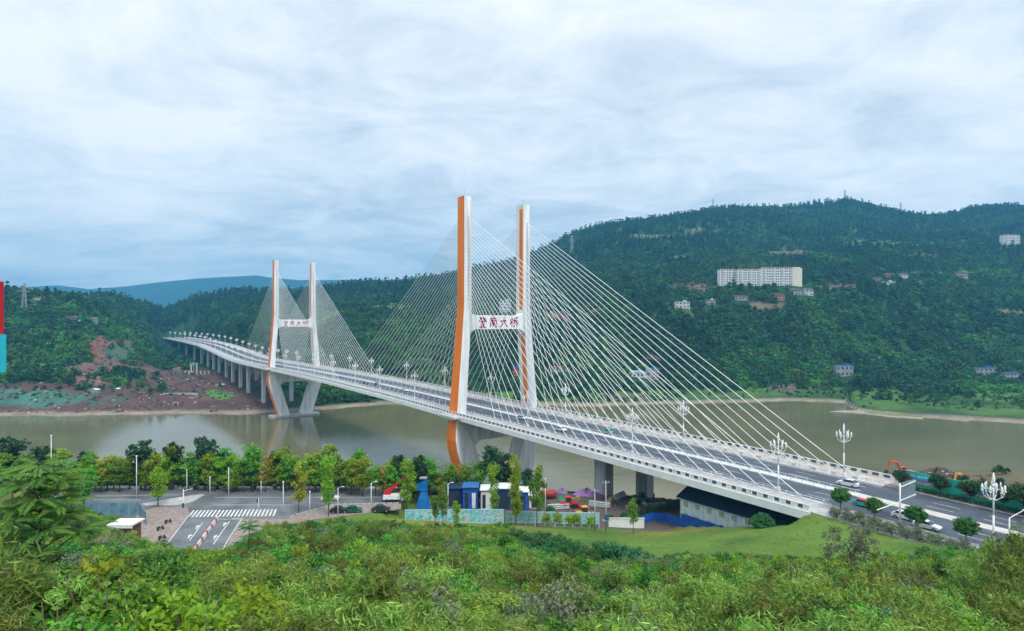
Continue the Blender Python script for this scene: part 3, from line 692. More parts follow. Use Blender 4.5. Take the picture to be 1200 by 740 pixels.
def clear_of_houses(X, Y):
    k = np.ones(len(X), bool)
    for hx, hy, r in HOUSE_CLEAR:
        xx, hxx = X / Y, hx / hy
        k &= ~((np.abs(X - hx) < r) & (Y < hy + 8) & (Y > hy - 15))
    return k
for nm, n_, y0_, y1_, s0, s1, pr in (('near_hill_forest', 30000, 500, 760, 0.75, 1.5, (0, 1, 2, 3, 4, 5)), ('middle_hill_forest', 26000, 760, 1150, 0.8, 1.6, (0, 1, 2, 3, 4, 5, 6)), ('mountain_forest', 42000, 1150, 2080, 0.9, 1.9, (0, 1, 2, 3, 6, 7, 6, 7))):
    X, Y, Z = forest_points(n_, y0_, y1_); k = clear_of_houses(X, Y); X, Y, Z = X[k], Y[k], Z[k]; m_ = len(X)
    size = s0 * .85 + (s1 * 1.12 - s0) * rng.random(m_) ** 3.2
    # crowns come in stands of one kind
    stand = np.floor(np.clip((fbm(X, Y, 120, 3, 81) + 0.75) / 1.5, 0, 0.999) * len(pr)).astype(int)
    pick = np.where(rng.random(m_) < 0.55, stand, rng.integers(0, len(pr), m_))
    scatter(nm, np.stack([X, Y, Z - 0.5], 1), size, rng.random(m_) * 6.283, np.array(pr)[pick], far_protos)

n_ = 16000
Y = np.sqrt(rng.random(n_) * (1150 ** 2 - 500 ** 2) + 500 ** 2); x = rng.uniform(-40, 1240, n_); X = (x - 600) / F * Y; z = far_z(X, Y)
keep = (z > 1.8) & ((x > 320) | (rng.random(n_) < .5) & (z > 7.5)) & (fbm(X, Y, 25, 3, 79) > -.1)
wv, s = ws(X, Y); keep &= ~((np.abs(wv) < 22) & (s > 290) & (s < 1140)); keep &= clear_of_houses(X, Y)
scatter('far_bank_bushes', np.stack([X, Y, z - .3], 1)[keep], rng.uniform(.22, .55, keep.sum()), rng.random(keep.sum()) * 6.28, rng.integers(0, 6, keep.sum()), far_protos)

# individual trees of the far bank
bank_tr = []
for s_, mt, r, h, z0, shp in ((11, lf_bank, 3.2, 7.0, 2.0, 'ellipsoid'), (12, lf_far, 3.6, 7.5, 2.2, 'ellipsoid'), (13, lf_bank, 2.2, 8.5, 1.5, 'column')):
    bank_tr.append((trunk_mesh('trunk', z0 + h * .6, .22, bark_m, 4, 1.8, seed=s_), crown('crown', mt, r, h, z0, 26, 22, 1.0, 1.2, shp, .7, seed=s_)))
cnt = 0; ORDER = []
while cnt < 150:
    x = rng.uniform(380, 1215) if cnt > 25 else rng.uniform(-5, 200)
    Yv = rng.uniform(0, 1); ys = CAMZ * F / (np.interp(x, HA[:, 0], HA[:, 1]) - Y0)
    Y = ys + 26 + 60 * Yv if x > 380 else ys + 45 + 60 * Yv
    X = (x - 600) / F * Y; z = fz(X, Y)
    if z < 3 or not clear_of_houses(np.array([X]), np.array([Y]))[0]: continue
    wv, s = ws(X, Y)
    if abs(wv) < 28: continue
    k = int(rng.integers(0, 3)); tm, cm = bank_tr[k]
    o = thing('tree', ('bushy green tree on the flat by the far water edge', 'dark rounded tree at the foot of the far wooded slope', 'slim upright tree on the far bank')[k], 'tree', (X, Y, z), rng.uniform(0, 6.28), 'trees along the far bank')
    f = rng.uniform(.6, 1.15); o.scale = (f, f, f * rng.uniform(.85, 1.15))
    link('trunk', tm, o); link('crown', cm, o)
    ORDER.append((x, o, ('bushy green', 'dark rounded', 'slim upright')[k] + ' tree on the far bank ' + ('at far left' if x < 210 else 'between the two towers' if x < 540 else 'behind the near tower' if x < 640 else 'behind the left stay cables' if x < 760 else 'behind the right stay cables' if x < 900 else 'right of the cables' if x < 1010 else 'behind the sandbar' if x < 1110 else 'at far right')))
    cnt += 1

def order_labels(lst):
    seen = {}
    for x, o, base in sorted(lst, key=lambda a: a[0]): seen.setdefault(base, []).append(o)
    for base, os_ in seen.items():
        for i, o in enumerate(os_): o['label'] = base if len(os_) == 1 else '%s, %s from left' % (base, ORD[min(i, len(ORD) - 1)])
order_labels(ORDER)
# lattice pylons
def pylon(x, yb, hpx, label, Yd=None, near_=False):
    if Yd is None: X, Y, Z = ray(x, yb)
    else: X, Y = (x - 600) / F * Yd, Yd; Z = fz(X, Y)
    H = hpx * Y / F; w0, w1 = H * .075, H * .014; r = max(.1, H * .005)
    o = thing('transmission_pylon', label, 'pylon', (X, Y, Z - 1), R(20), 'lattice pylons on the hills')
    b = B()
    lev = [0, .25, .48, .68, .85, 1.0]
    for i in range(len(lev) - 1):
        a0, a1 = (w0 + (w1 - w0) * lev[i]), (w0 + (w1 - w0) * lev[i + 1]); z0, z1 = H * lev[i], H * lev[i + 1]
        c0 = [(-a0, -a0), (a0, -a0), (a0, a0), (-a0, a0)]; c1 = [(-a1, -a1), (a1, -a1), (a1, a1), (-a1, a1)]
        for k in range(4):
            b.beam((*c0[k], z0), (*c1[k], z1), r * 2, r * 2); b.beam((*c0[k], z0), (*c1[(k + 1) % 4], z1), r, r); b.beam((*c0[(k + 1) % 4], z0), (*c1[k], z1), r, r)
            b.beam((*c1[k], z1), (*c1[(k + 1) % 4], z1), r, r)
    b.build('lattice_mast', metal_g, o)
    for f, L in ((.72, .17), (.84, .14), (.96, .11)): B().beam((-L * H, 0, f * H), (L * H, 0, f * H), r * 2.2, r * 2.2).beam((-L * H, 0, f * H), (0, 0, f * H + H * .04), r, r).beam((L * H, 0, f * H), (0, 0, f * H + H * .04), r, r).build('crossarm', metal_g, o)
    return o
for a in ((28.5, 366, 34, 'tall lattice pylon on the left hill'), (670, 300, 24, 'lattice pylon on the slope just right of the near tower'), (835.5, 245, 14, 'pylon on the ridge left of the summit', 1850), (990, 238, 15, 'pylon on the mountain summit', 1950), (1055.5, 253, 15, 'pylon on the saddle right of the summit', 1950), (455, 338, 14, 'small pylon on the middle ridge', 1480), (111, 349, 10, 'faint pylon behind the left hill', 1200), (69, 345, 10, 'faint pylon above the left hilltop', 1100)):
    pylon(*a)

# ------------------------------------------------------------------ the bridge
bridge = thing('cable_stayed_bridge', 'long white and orange cable-stayed bridge with two H-shaped towers crossing the brown river', 'bridge', (P0[0], P0[1], 0), TH)
S0, S1 = -146.0, 1108.0
st = sorted(set(list(np.arange(S0, 320, 8.0)) + list(np.arange(320, 700, 6.0)) + list(np.arange(700, S1, 12.0)) + [S1]))
def strip(w0, w1, dz, a=S0, e=S1, th=0.0):
    b = B(); ss = [a] + [x for x in st if a < x < e] + [e]
    if th:
        b.loft([[(w0, s, deck_z(s) + dz), (w1, s, deck_z(s) + dz), (w1, s, deck_z(s) + dz - th), (w0, s, deck_z(s) + dz - th)] for s in ss])
    else:
        vs = []; fs = []
        for s in ss: vs += [(w0, s, deck_z(s) + dz), (w1, s, deck_z(s) + dz)]
        for i in range(len(ss) - 1): fs.append((2 * i, 2 * i + 1, 2 * i + 3, 2 * i + 2))
        b.add(vs, fs)
    return b
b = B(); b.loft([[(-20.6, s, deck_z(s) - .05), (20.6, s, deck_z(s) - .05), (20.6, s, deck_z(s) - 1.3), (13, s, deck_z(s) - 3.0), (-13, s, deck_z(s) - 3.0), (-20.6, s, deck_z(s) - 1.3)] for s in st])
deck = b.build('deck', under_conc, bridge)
for sg in (-1, 1):
    strip(min(sg * 20.62, sg * 21.0), max(sg * 20.62, sg * 21.0), 0.12, th=1.75).build('fascia', fascia_w, deck)
    strip(min(sg * 13.7, sg * 20.6), max(sg * 13.7, sg * 20.6), 0.13, th=0.14).build('walkway', walk_m if sg < 0 else M('sandy_walkway', (.44, .40, .36), .85, .16, .5), deck)
    strip(min(sg * 1.5, sg * 12.0), max(sg * 1.5, sg * 12.0), 0.0, th=0.045).build('road_surface', asphalt, deck)
    strip(min(sg * 12.0, sg * 12.35), max(sg * 12.0, sg * 12.35), 0.22, th=0.25).build('kerb', kerb_m, deck)
    b = B()
    for lw in (5.2, 8.6):
        for s in np.arange(S0 + 2, 700, 12.0): b.add([(sg * lw - .09, s, deck_z(s) + .006), (sg * lw + .09, s, deck_z(s) + .006), (sg * lw + .09, s + 5, deck_z(s + 5) + .006), (sg * lw - .09, s + 5, deck_z(s + 5) + .006)], [(0, 1, 2, 3)])
    for lw in (11.7,):
        for s in np.arange(S0, 700, 8.0): b.add([(sg * lw - .09, s, deck_z(s) + .006), (sg * lw + .09, s, deck_z(s) + .006), (sg * lw + .09, s + 7.95, deck_z(s + 7.95) + .006), (sg * lw - .09, s + 7.95, deck_z(s + 7.95) + .006)], [(0, 1, 2, 3)])
    b.build('lane_marking', paint_w, deck)
    # outer parapet: plinth, thick posts, coping, dark panels added to stand in for the shaded openings between posts
    o_ = sg * 20.35
    b = strip(min(o_ - .2, o_ + .2), max(o_ - .2, o_ + .2), 0.42, th=0.28); b2 = strip(o_ - .16, o_ + .16, 1.36, th=.16); b.add(b2.v, b2.f)
    for s in np.arange(S0 + 1, S1, 2.6): b.box((o_, s, deck_z(s) + .82), (.34, .9, .9))
    b.build('parapet', rail_w, deck, kind='stuff')
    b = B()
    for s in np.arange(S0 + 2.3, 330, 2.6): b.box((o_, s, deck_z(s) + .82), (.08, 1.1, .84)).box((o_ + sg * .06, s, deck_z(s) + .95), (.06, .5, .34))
    b.build('parapet_gap_fill', M('dark_gap_fill', (.10, .11, .12), .6, .1), deck, kind='stuff')
    # inner guard rail on the cable line
    g_ = sg * 13.2
    b = B()
    for z0 in (.55, 1.0):
        q_ = strip(g_ - .05, g_ + .05, z0, th=.10); b.add(q_.v, q_.f)
    for s in np.arange(S0 + 1, S1, 2.8): b.box((g_, s, deck_z(s) + .58), (.2, .2, 1.1))
    q_ = strip(g_ - .35, g_ + .3, .28, th=.28); b.add(q_.v, q_.f)
    b.build('guard_rail', rail_w, deck, kind='stuff')
b = strip(-1.5, 1.5, 0.26, th=.3)
for sg in (-1, 1):
    for z0 in (.9,):
        q_ = strip(sg * 1.2 - .05, sg * 1.2 + .05, z0, th=.1); b.add(q_.v, q_.f)
    for s in np.arange(S0 + 1, S1, 2.8): b.box((sg * 1.2, s, deck_z(s) + .6), (.12, .12, .7))
b.build('median_barrier', M('pale_median', (0.58, 0.60, 0.60), .7, .1, .5), deck, kind='stuff')

ZT = 128.5
def leg_sections(sg):
    #   z,  w_in, w_out, depth
    T = [(0, 4.3, 13.0, 9.0), (25, 11.5, 20.7, 8.4), (29.5, 14.2, 21.4, 8.2), (34, 15.7, 21.0, 7.4), (40, 16.2, 20.4, 6.9), (62, 14.7, 18.5, 6.4), (81, 13.35, 17.0, 6.0), (84, 13.25, 16.8, 5.9), (100, 13.25, 16.75, 5.8), (ZT, 13.3, 16.7, 5.7)]
    return [(z, sg * a, sg * o, d) for z, a, o, d in T]
def tower(s0, which):
    for sg, side in ((-1, 'left'), (1, 'right')):
        T = leg_sections(sg)
        c = 0.25
        def sec(z, a, o, d):
            k = 1 if o > a else -1
            return [(a + k * c, s0 - d / 2, z), (o - k * c, s0 - d / 2, z), (o, s0 - d / 2 + c, z), (o, s0 + d / 2 - c, z), (o - k * c, s0 + d / 2, z), (a + k * c, s0 + d / 2, z), (a, s0 + d / 2 - c, z), (a, s0 - d / 2 + c, z)]
        b = B(); b.loft([sec(*q) for q in T])
        leg = b.build('tower_leg', white_conc, bridge)
        # orange outer face and orange band on the inner face
        b = B(); b.loft([[(o + sg * .05, s0 - d / 2 + .27, min(z, ZT - .02)), (o + sg * .05, s0 + d / 2 - .27, min(z, ZT - .02)), (o - sg * .6, s0 + d / 2 - .27, min(z, ZT - .02)), (o - sg * .6, s0 - d / 2 + .27, min(z, ZT - .02))] for z, a, o, d in T])
        b.build('orange_panel', orange_paint, leg)
        b = B()
        for z0, z1 in ((41.5, 73.2), (82.6, 126.5)):
            zs = [z0] + [q[0] for q in T if z0 < q[0] < z1] + [z1]
            ai = lambda z: np.interp(z, [q[0] for q in T], [q[1] for q in T]); di = lambda z: np.interp(z, [q[0] for q in T], [q[3] for q in T])
            b.loft([[(ai(z) - sg * .05, s0 - di(z) * .36, z), (ai(z) - sg * .05, s0 + di(z) * .06, z), (ai(z) + sg * .5, s0 + di(z) * .06, z), (ai(z) + sg * .5, s0 - di(z) * .36, z)] for z in zs])
        b.build('orange_band', orange_paint, leg)
        B().tube((sg * 15, s0, ZT - .1), (sg * 15, s0, ZT + 3.2), .09, .03, 6).build('lightning_rod', metal_g, leg)
        # cable anchor pockets on the leg faces
        b = B()
        for f_ in (-1, 1):
            for k in range(24):
                z = 86.5 + 33.5 * k / 23; d = np.interp(z, [q[0] for q in T], [q[3] for q in T]); b.box((sg * 15, s0 + f_ * (d / 2 + .1), z), (.55, .3, .7))
        b.build('cable_anchor', pale_conc, leg, kind='stuff')
        # platform round the leg at deck level
        zd = deck_z(s0)
        b = B().box((sg * 21.6, s0, zd - .35), (4.6, 14, .7)).box((sg * 21.6, s0, zd - 1.1), (3.6, 9, .8))
        for k in range(-6, 7): b.box((sg * 23.7, s0 + k * 1.1, zd + .6), (.1, .1, 1.2))
        b.box((sg * 23.7, s0, zd + 1.2), (.14, 13.6, .12)).box((sg * 23.7, s0, zd + .65), (.08, 13.6, .08))
        for q in (-6.8, 6.8):
            b.box((sg * 22.4, s0 + q, zd + 1.2), (2.7, .14, .12))
            for k in (0, 1): b.box((sg * (21.5 + k * 1.1), s0 + q, zd + .6), (.1, .1, 1.2))
        b.build('leg_platform', pale_conc, leg)
    # upper crossbeam with curved haunches, lower crossbeam under the deck
    b = B(); W = 13.75; fl = [(-W, 81.4), (-W + 1.1, 80.4), (-W + 2.6, 80.0), (W - 2.6, 80.0), (W - 1.1, 80.4), (W, 81.4)]
    lo = [(W + .4, 71.6), (W - .4, 73.0), (W - 1.8, 73.9), (W - 3.2, 74.2), (-W + 3.2, 74.2), (-W + 1.8, 73.9), (-W + .4, 73.0), (-W - .4, 71.6)]
    b.prism(fl + lo, s0 - 2.3, s0 + 2.3, 'y'); beam = b.build('crossbeam', white_conc, bridge)
    STR = {'a': [[(.15, .88), (.42, .88), (.12, .55)], [(.2, .76), (.32, .68)], [(.55, .95), (.62, .78), (.94, .52)], [(.84, .9), (.7, .78)], [(.92, .74), (.8, .66)], [(.3, .58), (.7, .6)], [(.32, .48), (.68, .48), (.66, .28), (.34, .28), (.32, .48)], [(.38, .24), (.44, .1)], [(.62, .24), (.54, .1)], [(.1, .03), (.92, .05)]],
           'b': [[(.15, .82), (.88, .86)], [(.5, 1.0), (.5, .66)], [(.12, .02), (.18, .66), (.84, .66), (.84, .04), (.7, .1)], [(.38, .6), (.44, .48)], [(.64, .6), (.56, .48)], [(.32, .44), (.7, .44)], [(.28, .26), (.74, .26)], [(.5, .44), (.5, .06)]],
           'c': [[(.12, .6), (.9, .66)], [(.52, .98), (.47, .6), (.32, .27), (.08, .03)], [(.5, .6), (.68, .28), (.95, .05)]],
           'd': [[(.04, .7), (.42, .72)], [(.24, .98), (.24, .02)], [(.24, .68), (.03, .3)], [(.26, .6), (.42, .44)], [(.9, .94), (.5, .84)], [(.46, .66), (.97, .66)], [(.7, .86), (.62, .6), (.42, .36)], [(.7, .66), (1.0, .36)], [(.6, .42), (.56, .2), (.44, .02)], [(.8, .42), (.8, .0)]]}
    for k, ch in enumerate('abcd'):
        b = B(); S = 4.5; w0 = -9.9 + k * 5.35; yy = s0 - 2.3
        for ln in STR[ch]:
            n_ = len(ln) - 1
            for i in range(n_):
                p_, q_ = ln[i], ln[i + 1]; t0 = .62 - .14 * i / max(1, n_); t1 = .62 - .2 * (i + 1) / max(1, n_)
                b.beam((w0 + p_[0] * S, yy, 74.85 + p_[1] * S), (w0 + q_[0] * S, yy, 74.85 + q_[1] * S), .24, t0, .24, t1)
        b.build('character', letter_m, beam)
    b = B(); zb = deck_z(s0) - 3.05
    b.prism([(-17, zb), (17, zb), (16.5, 30), (14.2, 28.2), (12.6, 25.2), (11.2, 27.0), (9.5, 28.6), (-9.5, 28.6), (-11.2, 27.0), (-12.6, 25.2), (-14.2, 28.2), (-16.5, 30)], s0 - 3.2, s0 + 3.2, 'y')
    b.build('lower_crossbeam', white_conc, bridge)
    b = B().prism([(-17, s0 - 8), (17, s0 - 8), (20, s0 - 4), (20, s0 + 4), (17, s0 + 8), (-17, s0 + 8), (-20, s0 + 4), (-20, s0 - 4)], -5, 1.3, 'z')
    b.build('pile_cap', grey_conc, bridge)
tower(0.0, 'near'); tower(SPAN, 'far')
# stay cables: one object each
cyl = B().tube((0, 0, 0), (0, 0, 1), 1, 1, 6).mesh('cable', cable_m, True)
shoe = B().box((0, 0, .45), (.5, .9, .9)).mesh('cable_socket', pale_conc)
for s0 in (0.0, SPAN):
    for sg in (-1, 1):
        for f_ in (-1, 1):
            for k in range(24):
                z = 86.5 + 33.5 * k / 23
                step = 5.45 if f_ * (1 if s0 == 0 else -1) > 0 else 5.22
                s_ = s0 + f_ * (19.5 + step * k)
                p_ = Vector((sg * 15, s0 + f_ * 2.9, z)); q_ = Vector((sg * 13.2, s_, deck_z(s_) + .9)); d = p_ - q_
                o = link('cable', cyl, bridge)
                o.location = q_; o.rotation_mode = 'QUATERNION'; o.rotation_quaternion = d.to_track_quat('Z', 'Y'); o.scale = (.098, .098, d.length)
                a = link('cable_socket', shoe, bridge); a.location = (sg * 13.2, s_, deck_z(s_) + .1)
# piers
def pier(s, w_, wd, dp, z0):
    z1 = deck_z(s) - 2.95
    c = .5
    prof = [(w_ - wd / 2 + c, s - dp / 2), (w_ + wd / 2 - c, s - dp / 2), (w_ + wd / 2, s - dp / 2 + c), (w_ + wd / 2, s + dp / 2 - c), (w_ + wd / 2 - c, s + dp / 2), (w_ - wd / 2 + c, s + dp / 2), (w_ - wd / 2, s + dp / 2 - c), (w_ - wd / 2, s - dp / 2 + c)]
    b = B().prism(prof, z0 - 2, z1, 'z').box((w_, s, z1 - .6), (wd + .8, dp + .5, 1.0))
    return b.build('pier', grey_conc if s < 0 else pale_conc, bridge)
pier(-77, -11.5, 4.2, 5.0, 18); pier(-73, 11.5, 4.2, 5.0, 18)
for s in (352.5, 414.6, 450, 490, 526, 571, 608, 650, 703, 771, 857, 950, 1040):
    for w_ in (-12, 12):
        X, Y = bw(w_, s); pier(s, w_, 3.2, 3.4, fz(X, Y))
    z1 = deck_z(s) - 3.0 - 4.5
    B().box((0, s, z1), (21, 1.6, 1.8)).build('pier_tie_beam', pale_conc, bridge)
X, Y = bw(0, -146)
B().box((0, -147.6, 31.5), (41.8, 3.0, 9.6)).build('abutment', grey_conc, bridge)

# ------------------------------------------------------------------ approach road on land
def lstrip(w0, w1, dz, a, e, th, name, mat_):
    b = B(); ss = list(np.arange(a, e, 8.0)) + [e]
    b.loft([[(w0, s, deck_z(s) + dz), (w1, s, deck_z(s) + dz), (w1, s, deck_z(s) + dz - th), (w0, s, deck_z(s) + dz - th)] for s in ss])
    o = b.build(name, mat_, kind='structure'); o.location = (P0[0], P0[1], 0); o.rotation_euler = (0, 0, TH)
    return o
SL = -330
road = lstrip(-12.6, 13.2, 0.0, SL, S0 - .02, .6, 'road', asphalt)
lstrip(-20.5, -12.6, .14, SL, S0 - .02, .8, 'pavement', walk_m); lstrip(13.2, 18.6, .14, SL, S0 - .02, .8, 'pavement', paver_m)
lstrip(-1.6, 1.6, .2, SL, S0 - .02, .3, 'median_strip', M('pale_median_stone', (0.50, 0.49, 0.46), .8, .1, .5))
mk = B().box((0, 0, 0), (.16, 5, .012)).mesh('lane_marking', paint_w)
for s in np.arange(-200, S0 - 4, 10):
    for lw in (-8.8, -5.2, 5.2, 8.8):
        o = link('lane_marking', mk, road); o.location = (lw, s, deck_z(s) + .009); o.rotation_euler = (math.atan2(deck_z(s + 2.5) - deck_z(s - 2.5), 5), 0, 0)
kb = B().box((0, 0, 0), (.3, 1.9, .32)).mesh('kerb_block', kerb_m)
for s in np.arange(-196, S0 - 2, 2.0):
    for lw in (-12.75, 13.35): o = link('kerb_block', kb, road); o.location = (lw, s, deck_z(s) + .09)

# ------------------------------------------------------------------ lamp posts
def lamp(full=True):
    o = thing('lamp_post', 'lamp', 'lamp post')
    H = 10.0
    B().box((0, 0, .4), (.7, .7, .8)).box((0, 0, .9), (.5, .5, .3)).build('base', metal_w, o)
    B().path([(0, 0, .9), (0, 0, 6), (0, 0, H + 1.0)], [.2, .16, .11], 8).build('pole', metal_w, o, True)
    if not full:
        b = B()
        for k in range(6):
            a = k * math.pi / 3; c, s = math.cos(a), math.sin(a)
            b.tube((0, 0, H - 1.2), (c * 1.6, s * 1.6, H + .2), .12, .1, 4).tube((c * 1.6, s * 1.6, H + .2), (c * 1.7, s * 1.7, H + 1.6), .22, .14, 5)
        b.tube((0, 0, H + 1), (0, 0, H + 3.0), .25, .12, 5)
        b.build('lamp_cluster', bulb_m, o)
        return o
    arm = B().path([(0, 0, -1.5), (.7, 0, -1.2), (1.35, 0, -.7), (1.6, 0, .15)], [.085, .075, .07, .07], 6).tube((1.6, 0, .1), (1.6, 0, .3), .2, .24, 8).mesh('arm', metal_w, True)
    shade = B().loft([[(1.6 + r * math.cos(t * .7854), r * math.sin(t * .7854), z) for t in range(8)] for r, z in ((.1, .28), (.18, .5), (.2, .8), (.14, 1.1), (.03, 1.35))]).mesh('lamp_shade', bulb_m, True)
    for tier, (n_, z, sc_) in enumerate(((6, H, 1.0), (4, H + 1.0, .62))):
        for k in range(n_):
            a = link('arm', arm, o); a.location = (0, 0, z); a.rotation_euler = (0, 0, k * 2 * math.pi / n_ + tier * .5); a.scale = (sc_,) * 3
            link('lamp_shade', shade, a)
    B().tube((0, 0, H + .9), (0, 0, H + 1.4), .2, .24, 8).loft([[(r * math.cos(t * .7854), r * math.sin(t * .7854), z) for t in range(8)] for r, z in ((.14, H + 1.4), (.24, H + 1.8), (.25, H + 2.3), (.17, H + 2.9), (.03, H + 3.4))]).build('top_shade', bulb_m, o, True)
    return o
L0, L1 = lamp(True), lamp(False)
used = {True: False, False: False}
def put_lamp(full, w_, s, label, group):
    src = L0 if full else L1
    o = copy_tree(src) if used[full] else src
    used[full] = True
    X, Y = bw(w_, s); place(o, (X, Y, deck_z(s) + (.12 if s < S0 else .28)), TH, label, group)
near_s = [-174, -134.5, -90, -40, 3.5, 50, 92, 128, 166, 205, 243, 280]
far_s = [-137, -88, -31, 22, 66, 112, 165, 205, 245, 285]
G1 = 'white multi-armed lamp posts along the bridge'
for i, s in enumerate(near_s):
    if abs(s) < 6: continue
    if i == 0: lb = 'white flower-shaped lamp post on the land road among clipped round trees at right'
    elif s < 0: lb = 'flower-shaped lamp post on near bridge edge, %s right of near tower' % ORD[[-40, -90, -134.5].index(s)]
    else: lb = 'lamp post on near edge of main span, %s left of near tower' % ORD[i - 5]
    put_lamp(True, -12.75, s, lb, G1)
for i, s in enumerate(far_s):
    lb = ('flower-shaped lamp post on far bridge edge, %s right of near tower' % ORD[[-31, -88, -137].index(s)]) if s < 0 else ('lamp post on far edge of main span, %s left of near tower' % ORD[i - 3])
    put_lamp(True, 12.75, s, lb, G1)
va = [330, 362, 394, 426, 458, 490, 522, 556, 592, 630, 670, 714, 762, 814, 870, 930, 1000, 1075]
for i, s in enumerate(va):
    put_lamp(False, -12.75, s, 'small lamp post on near edge of far viaduct, %s beyond far tower' % ORD[i], 'lamp posts along the far viaduct')
    put_lamp(False, 12.75, s + 8, 'small lamp post on far edge of far viaduct, %s beyond far tower' % ORD[i], 'lamp posts along the far viaduct')

# ------------------------------------------------------------------ vehicles
def car(label, cat='car', body=(0.75, 0.76, 0.77), name='car', L=4.5, Hh=1.5, suv=False, roofc=None):
    o = thing(name, label, cat)
    bmat = M('car_paint', body, .28, .03, 1.0, spec=.55); k = L / 4.5
    r_ = .18 if suv else 0
    lower = [(-2.22, .36), (-1.9, .26), (1.9, .26), (2.22, .4), (2.24, .66), (1.95, .82 + r_ * .5), (1.05, .96 + r_ * .5), (-1.75, 1.0 + r_ * .6), (-2.2, .92 + r_ * .6), (-2.26, .6)]
    b = B().prism([(x * k, z) for x, z in lower], -.88, .88, 'y')
    b.build('body', bmat, o)
    top = 1.48 + r_
    cab = [(1.0 * k, .94 + r_ * .5), (.28 * k, top - .04), (-1.15 * k, top), (-1.95 * k if suv else -1.8 * k, .98 + r_ * .6)]
    B().loft([[(x, y * (.92 if z > 1.2 else 1), z) for x, z in cab] for y in (-.8, .8)]).build('windows', glass_d, o)
    B().loft([[(.3 * k, y, top - .05), (-1.15 * k, y, top - .01), (-1.3 * k, y, top - .03), (-1.2 * k, y, top + .05), (.2 * k, y, top + .03)] for y in (-.72, .72)]).build('roof', bmat if roofc is None else M('roof_paint', roofc, .35, .03), o)
    wh = B().tube((0, -.11, 0), (0, .11, 0), .33, .33, 14).mesh('wheel', rubber, False); hb = B().tube((0, -.118, 0), (0, .118, 0), .19, .19, 10).mesh('hub', metal_g)
    for x in (-1.38, 1.4):
        for y in (-.8, .8): q = link('wheel', wh, o); q.location = (x * k, y, .33); link('hub', hb, q)
    hl = B().box((0, 0, 0), (.08, .36, .14)).mesh('headlight', bulb_m); tl = B().box((0, 0, 0), (.06, .34, .16)).mesh('tail_light', red_p)
    for y in (-.62, .62):
        q = link('headlight', hl, o); q.location = (2.22 * k, y, .66); q = link('tail_light', tl, o); q.location = (-2.24 * k, y, .78)
    return o
def on_bridge(o, w_, s, fwd=1):
    X, Y = bw(w_, s); o.location = (X, Y, deck_z(s) + .02); o.rotation_euler = (0, 0, TH + (math.pi / 2 if fwd > 0 else -math.pi / 2)); o['group'] = 'vehicles on the bridge road'
on_bridge(car('white car in the near lanes between cables right of the near tower'), -6.6, -51, -1)
on_bridge(car('pale blue car in the near lanes just right of the near tower', body=(.42, .52, .62)), -3.6, -24, -1)
on_bridge(car('pale green taxi in the far lanes of the side span', 'taxi', (.10, .42, .34), 'taxi'), 4.0, -63)
on_bridge(car('small white car in the near lanes of the main span by a lamp post', body=(.8, .8, .8)), -3.6, 80, -1)
on_bridge(car('dark car on the main span towards the far tower', body=(.05, .07, .12)), -7, 126, -1)
on_bridge(car('dark blue car on the main span, nearest the far tower', body=(.04, .07, .16)), -9.5, 183, -1)
on_bridge(car('grey car in the middle of the main span', body=(.18, .2, .24)), -4, 118, 1)
on_bridge(car('white SUV in the far lanes at the bridge end beside a tall lamp post', suv=True, L=4.7), 6.0, -141)
on_bridge(car('red and green taxi half hidden behind a clipped round tree', 'taxi', (.03, .42, .33), 'taxi', roofc=(.6, .03, .04)), -7.0, -150.5, -1)
on_bridge(car('white car on the land road left of the sign pole', body=(.78, .79, .8)), -8.2, -158.5, -1)
on_bridge(car('white car on the land road behind the silvery hedge', body=(.7, .72, .74)), -10.6, -163.2, -1)

# ------------------------------------------------------------------ street furniture and works on the right
def bplace(o, w_, s, rz=0.0, dz=0.0): X, Y = bw(w_, s); o.location = (X, Y, (deck_z(s) + .14 if -22 < w_ < 19 and s < S0 else gz(X, Y)) + dz); o.rotation_euler = (0, 0, TH + rz)
o = thing('sign_gantry', 'white cantilever sign pole with a grey sign back over the land road', 'road sign')
B().path([(0, 0, 0), (0, 0, 8.0)], [.2, .15], 8).build('post', metal_w, o, True)
B().beam((0, 0, 7.2), (6.2, 0, 7.6), .16, .16).build('arm', metal_w, o); B().beam((0, 0, 4.6), (6.2, 0, 4.9), .16, .16).build('arm', metal_w, o); B().beam((0, 0, 4.4), (-8.5, 0, 4.2), .14, .14).build('arm', metal_w, o)
b = B().box((3.6, .12, 6.1), (5.2, .08, 3.6)); sgn = b.build('sign_panel', M('sign_back', (.16, .22, .24), .5, .08), o)
b = B()
for k in range(5): b.box((1.3 + k * 1.15, .06, 6.1), (.06, .05, 3.6))
b.build('panel_rib', metal_g, sgn)
bplace(o, -13.0, -159.5, R(-4))
o = thing('street_light', 'plain white street light with one slanted arm at the right edge', 'street light')
B().path([(0, 0, 0), (0, 0, 6.2)], [.14, .1], 8).build('post', metal_w, o, True); B().path([(0, 0, 6.15), (2.0, 0, 6.8), (3.4, 0, 7.2)], [.09, .07, .05], 6).build('arm', metal_w, o, True); B().box((3.6, 0, 7.25), (.9, .3, .14)).build('lamp_head', metal_w, o)
bplace(o, -13.2, -176.3, R(-20))
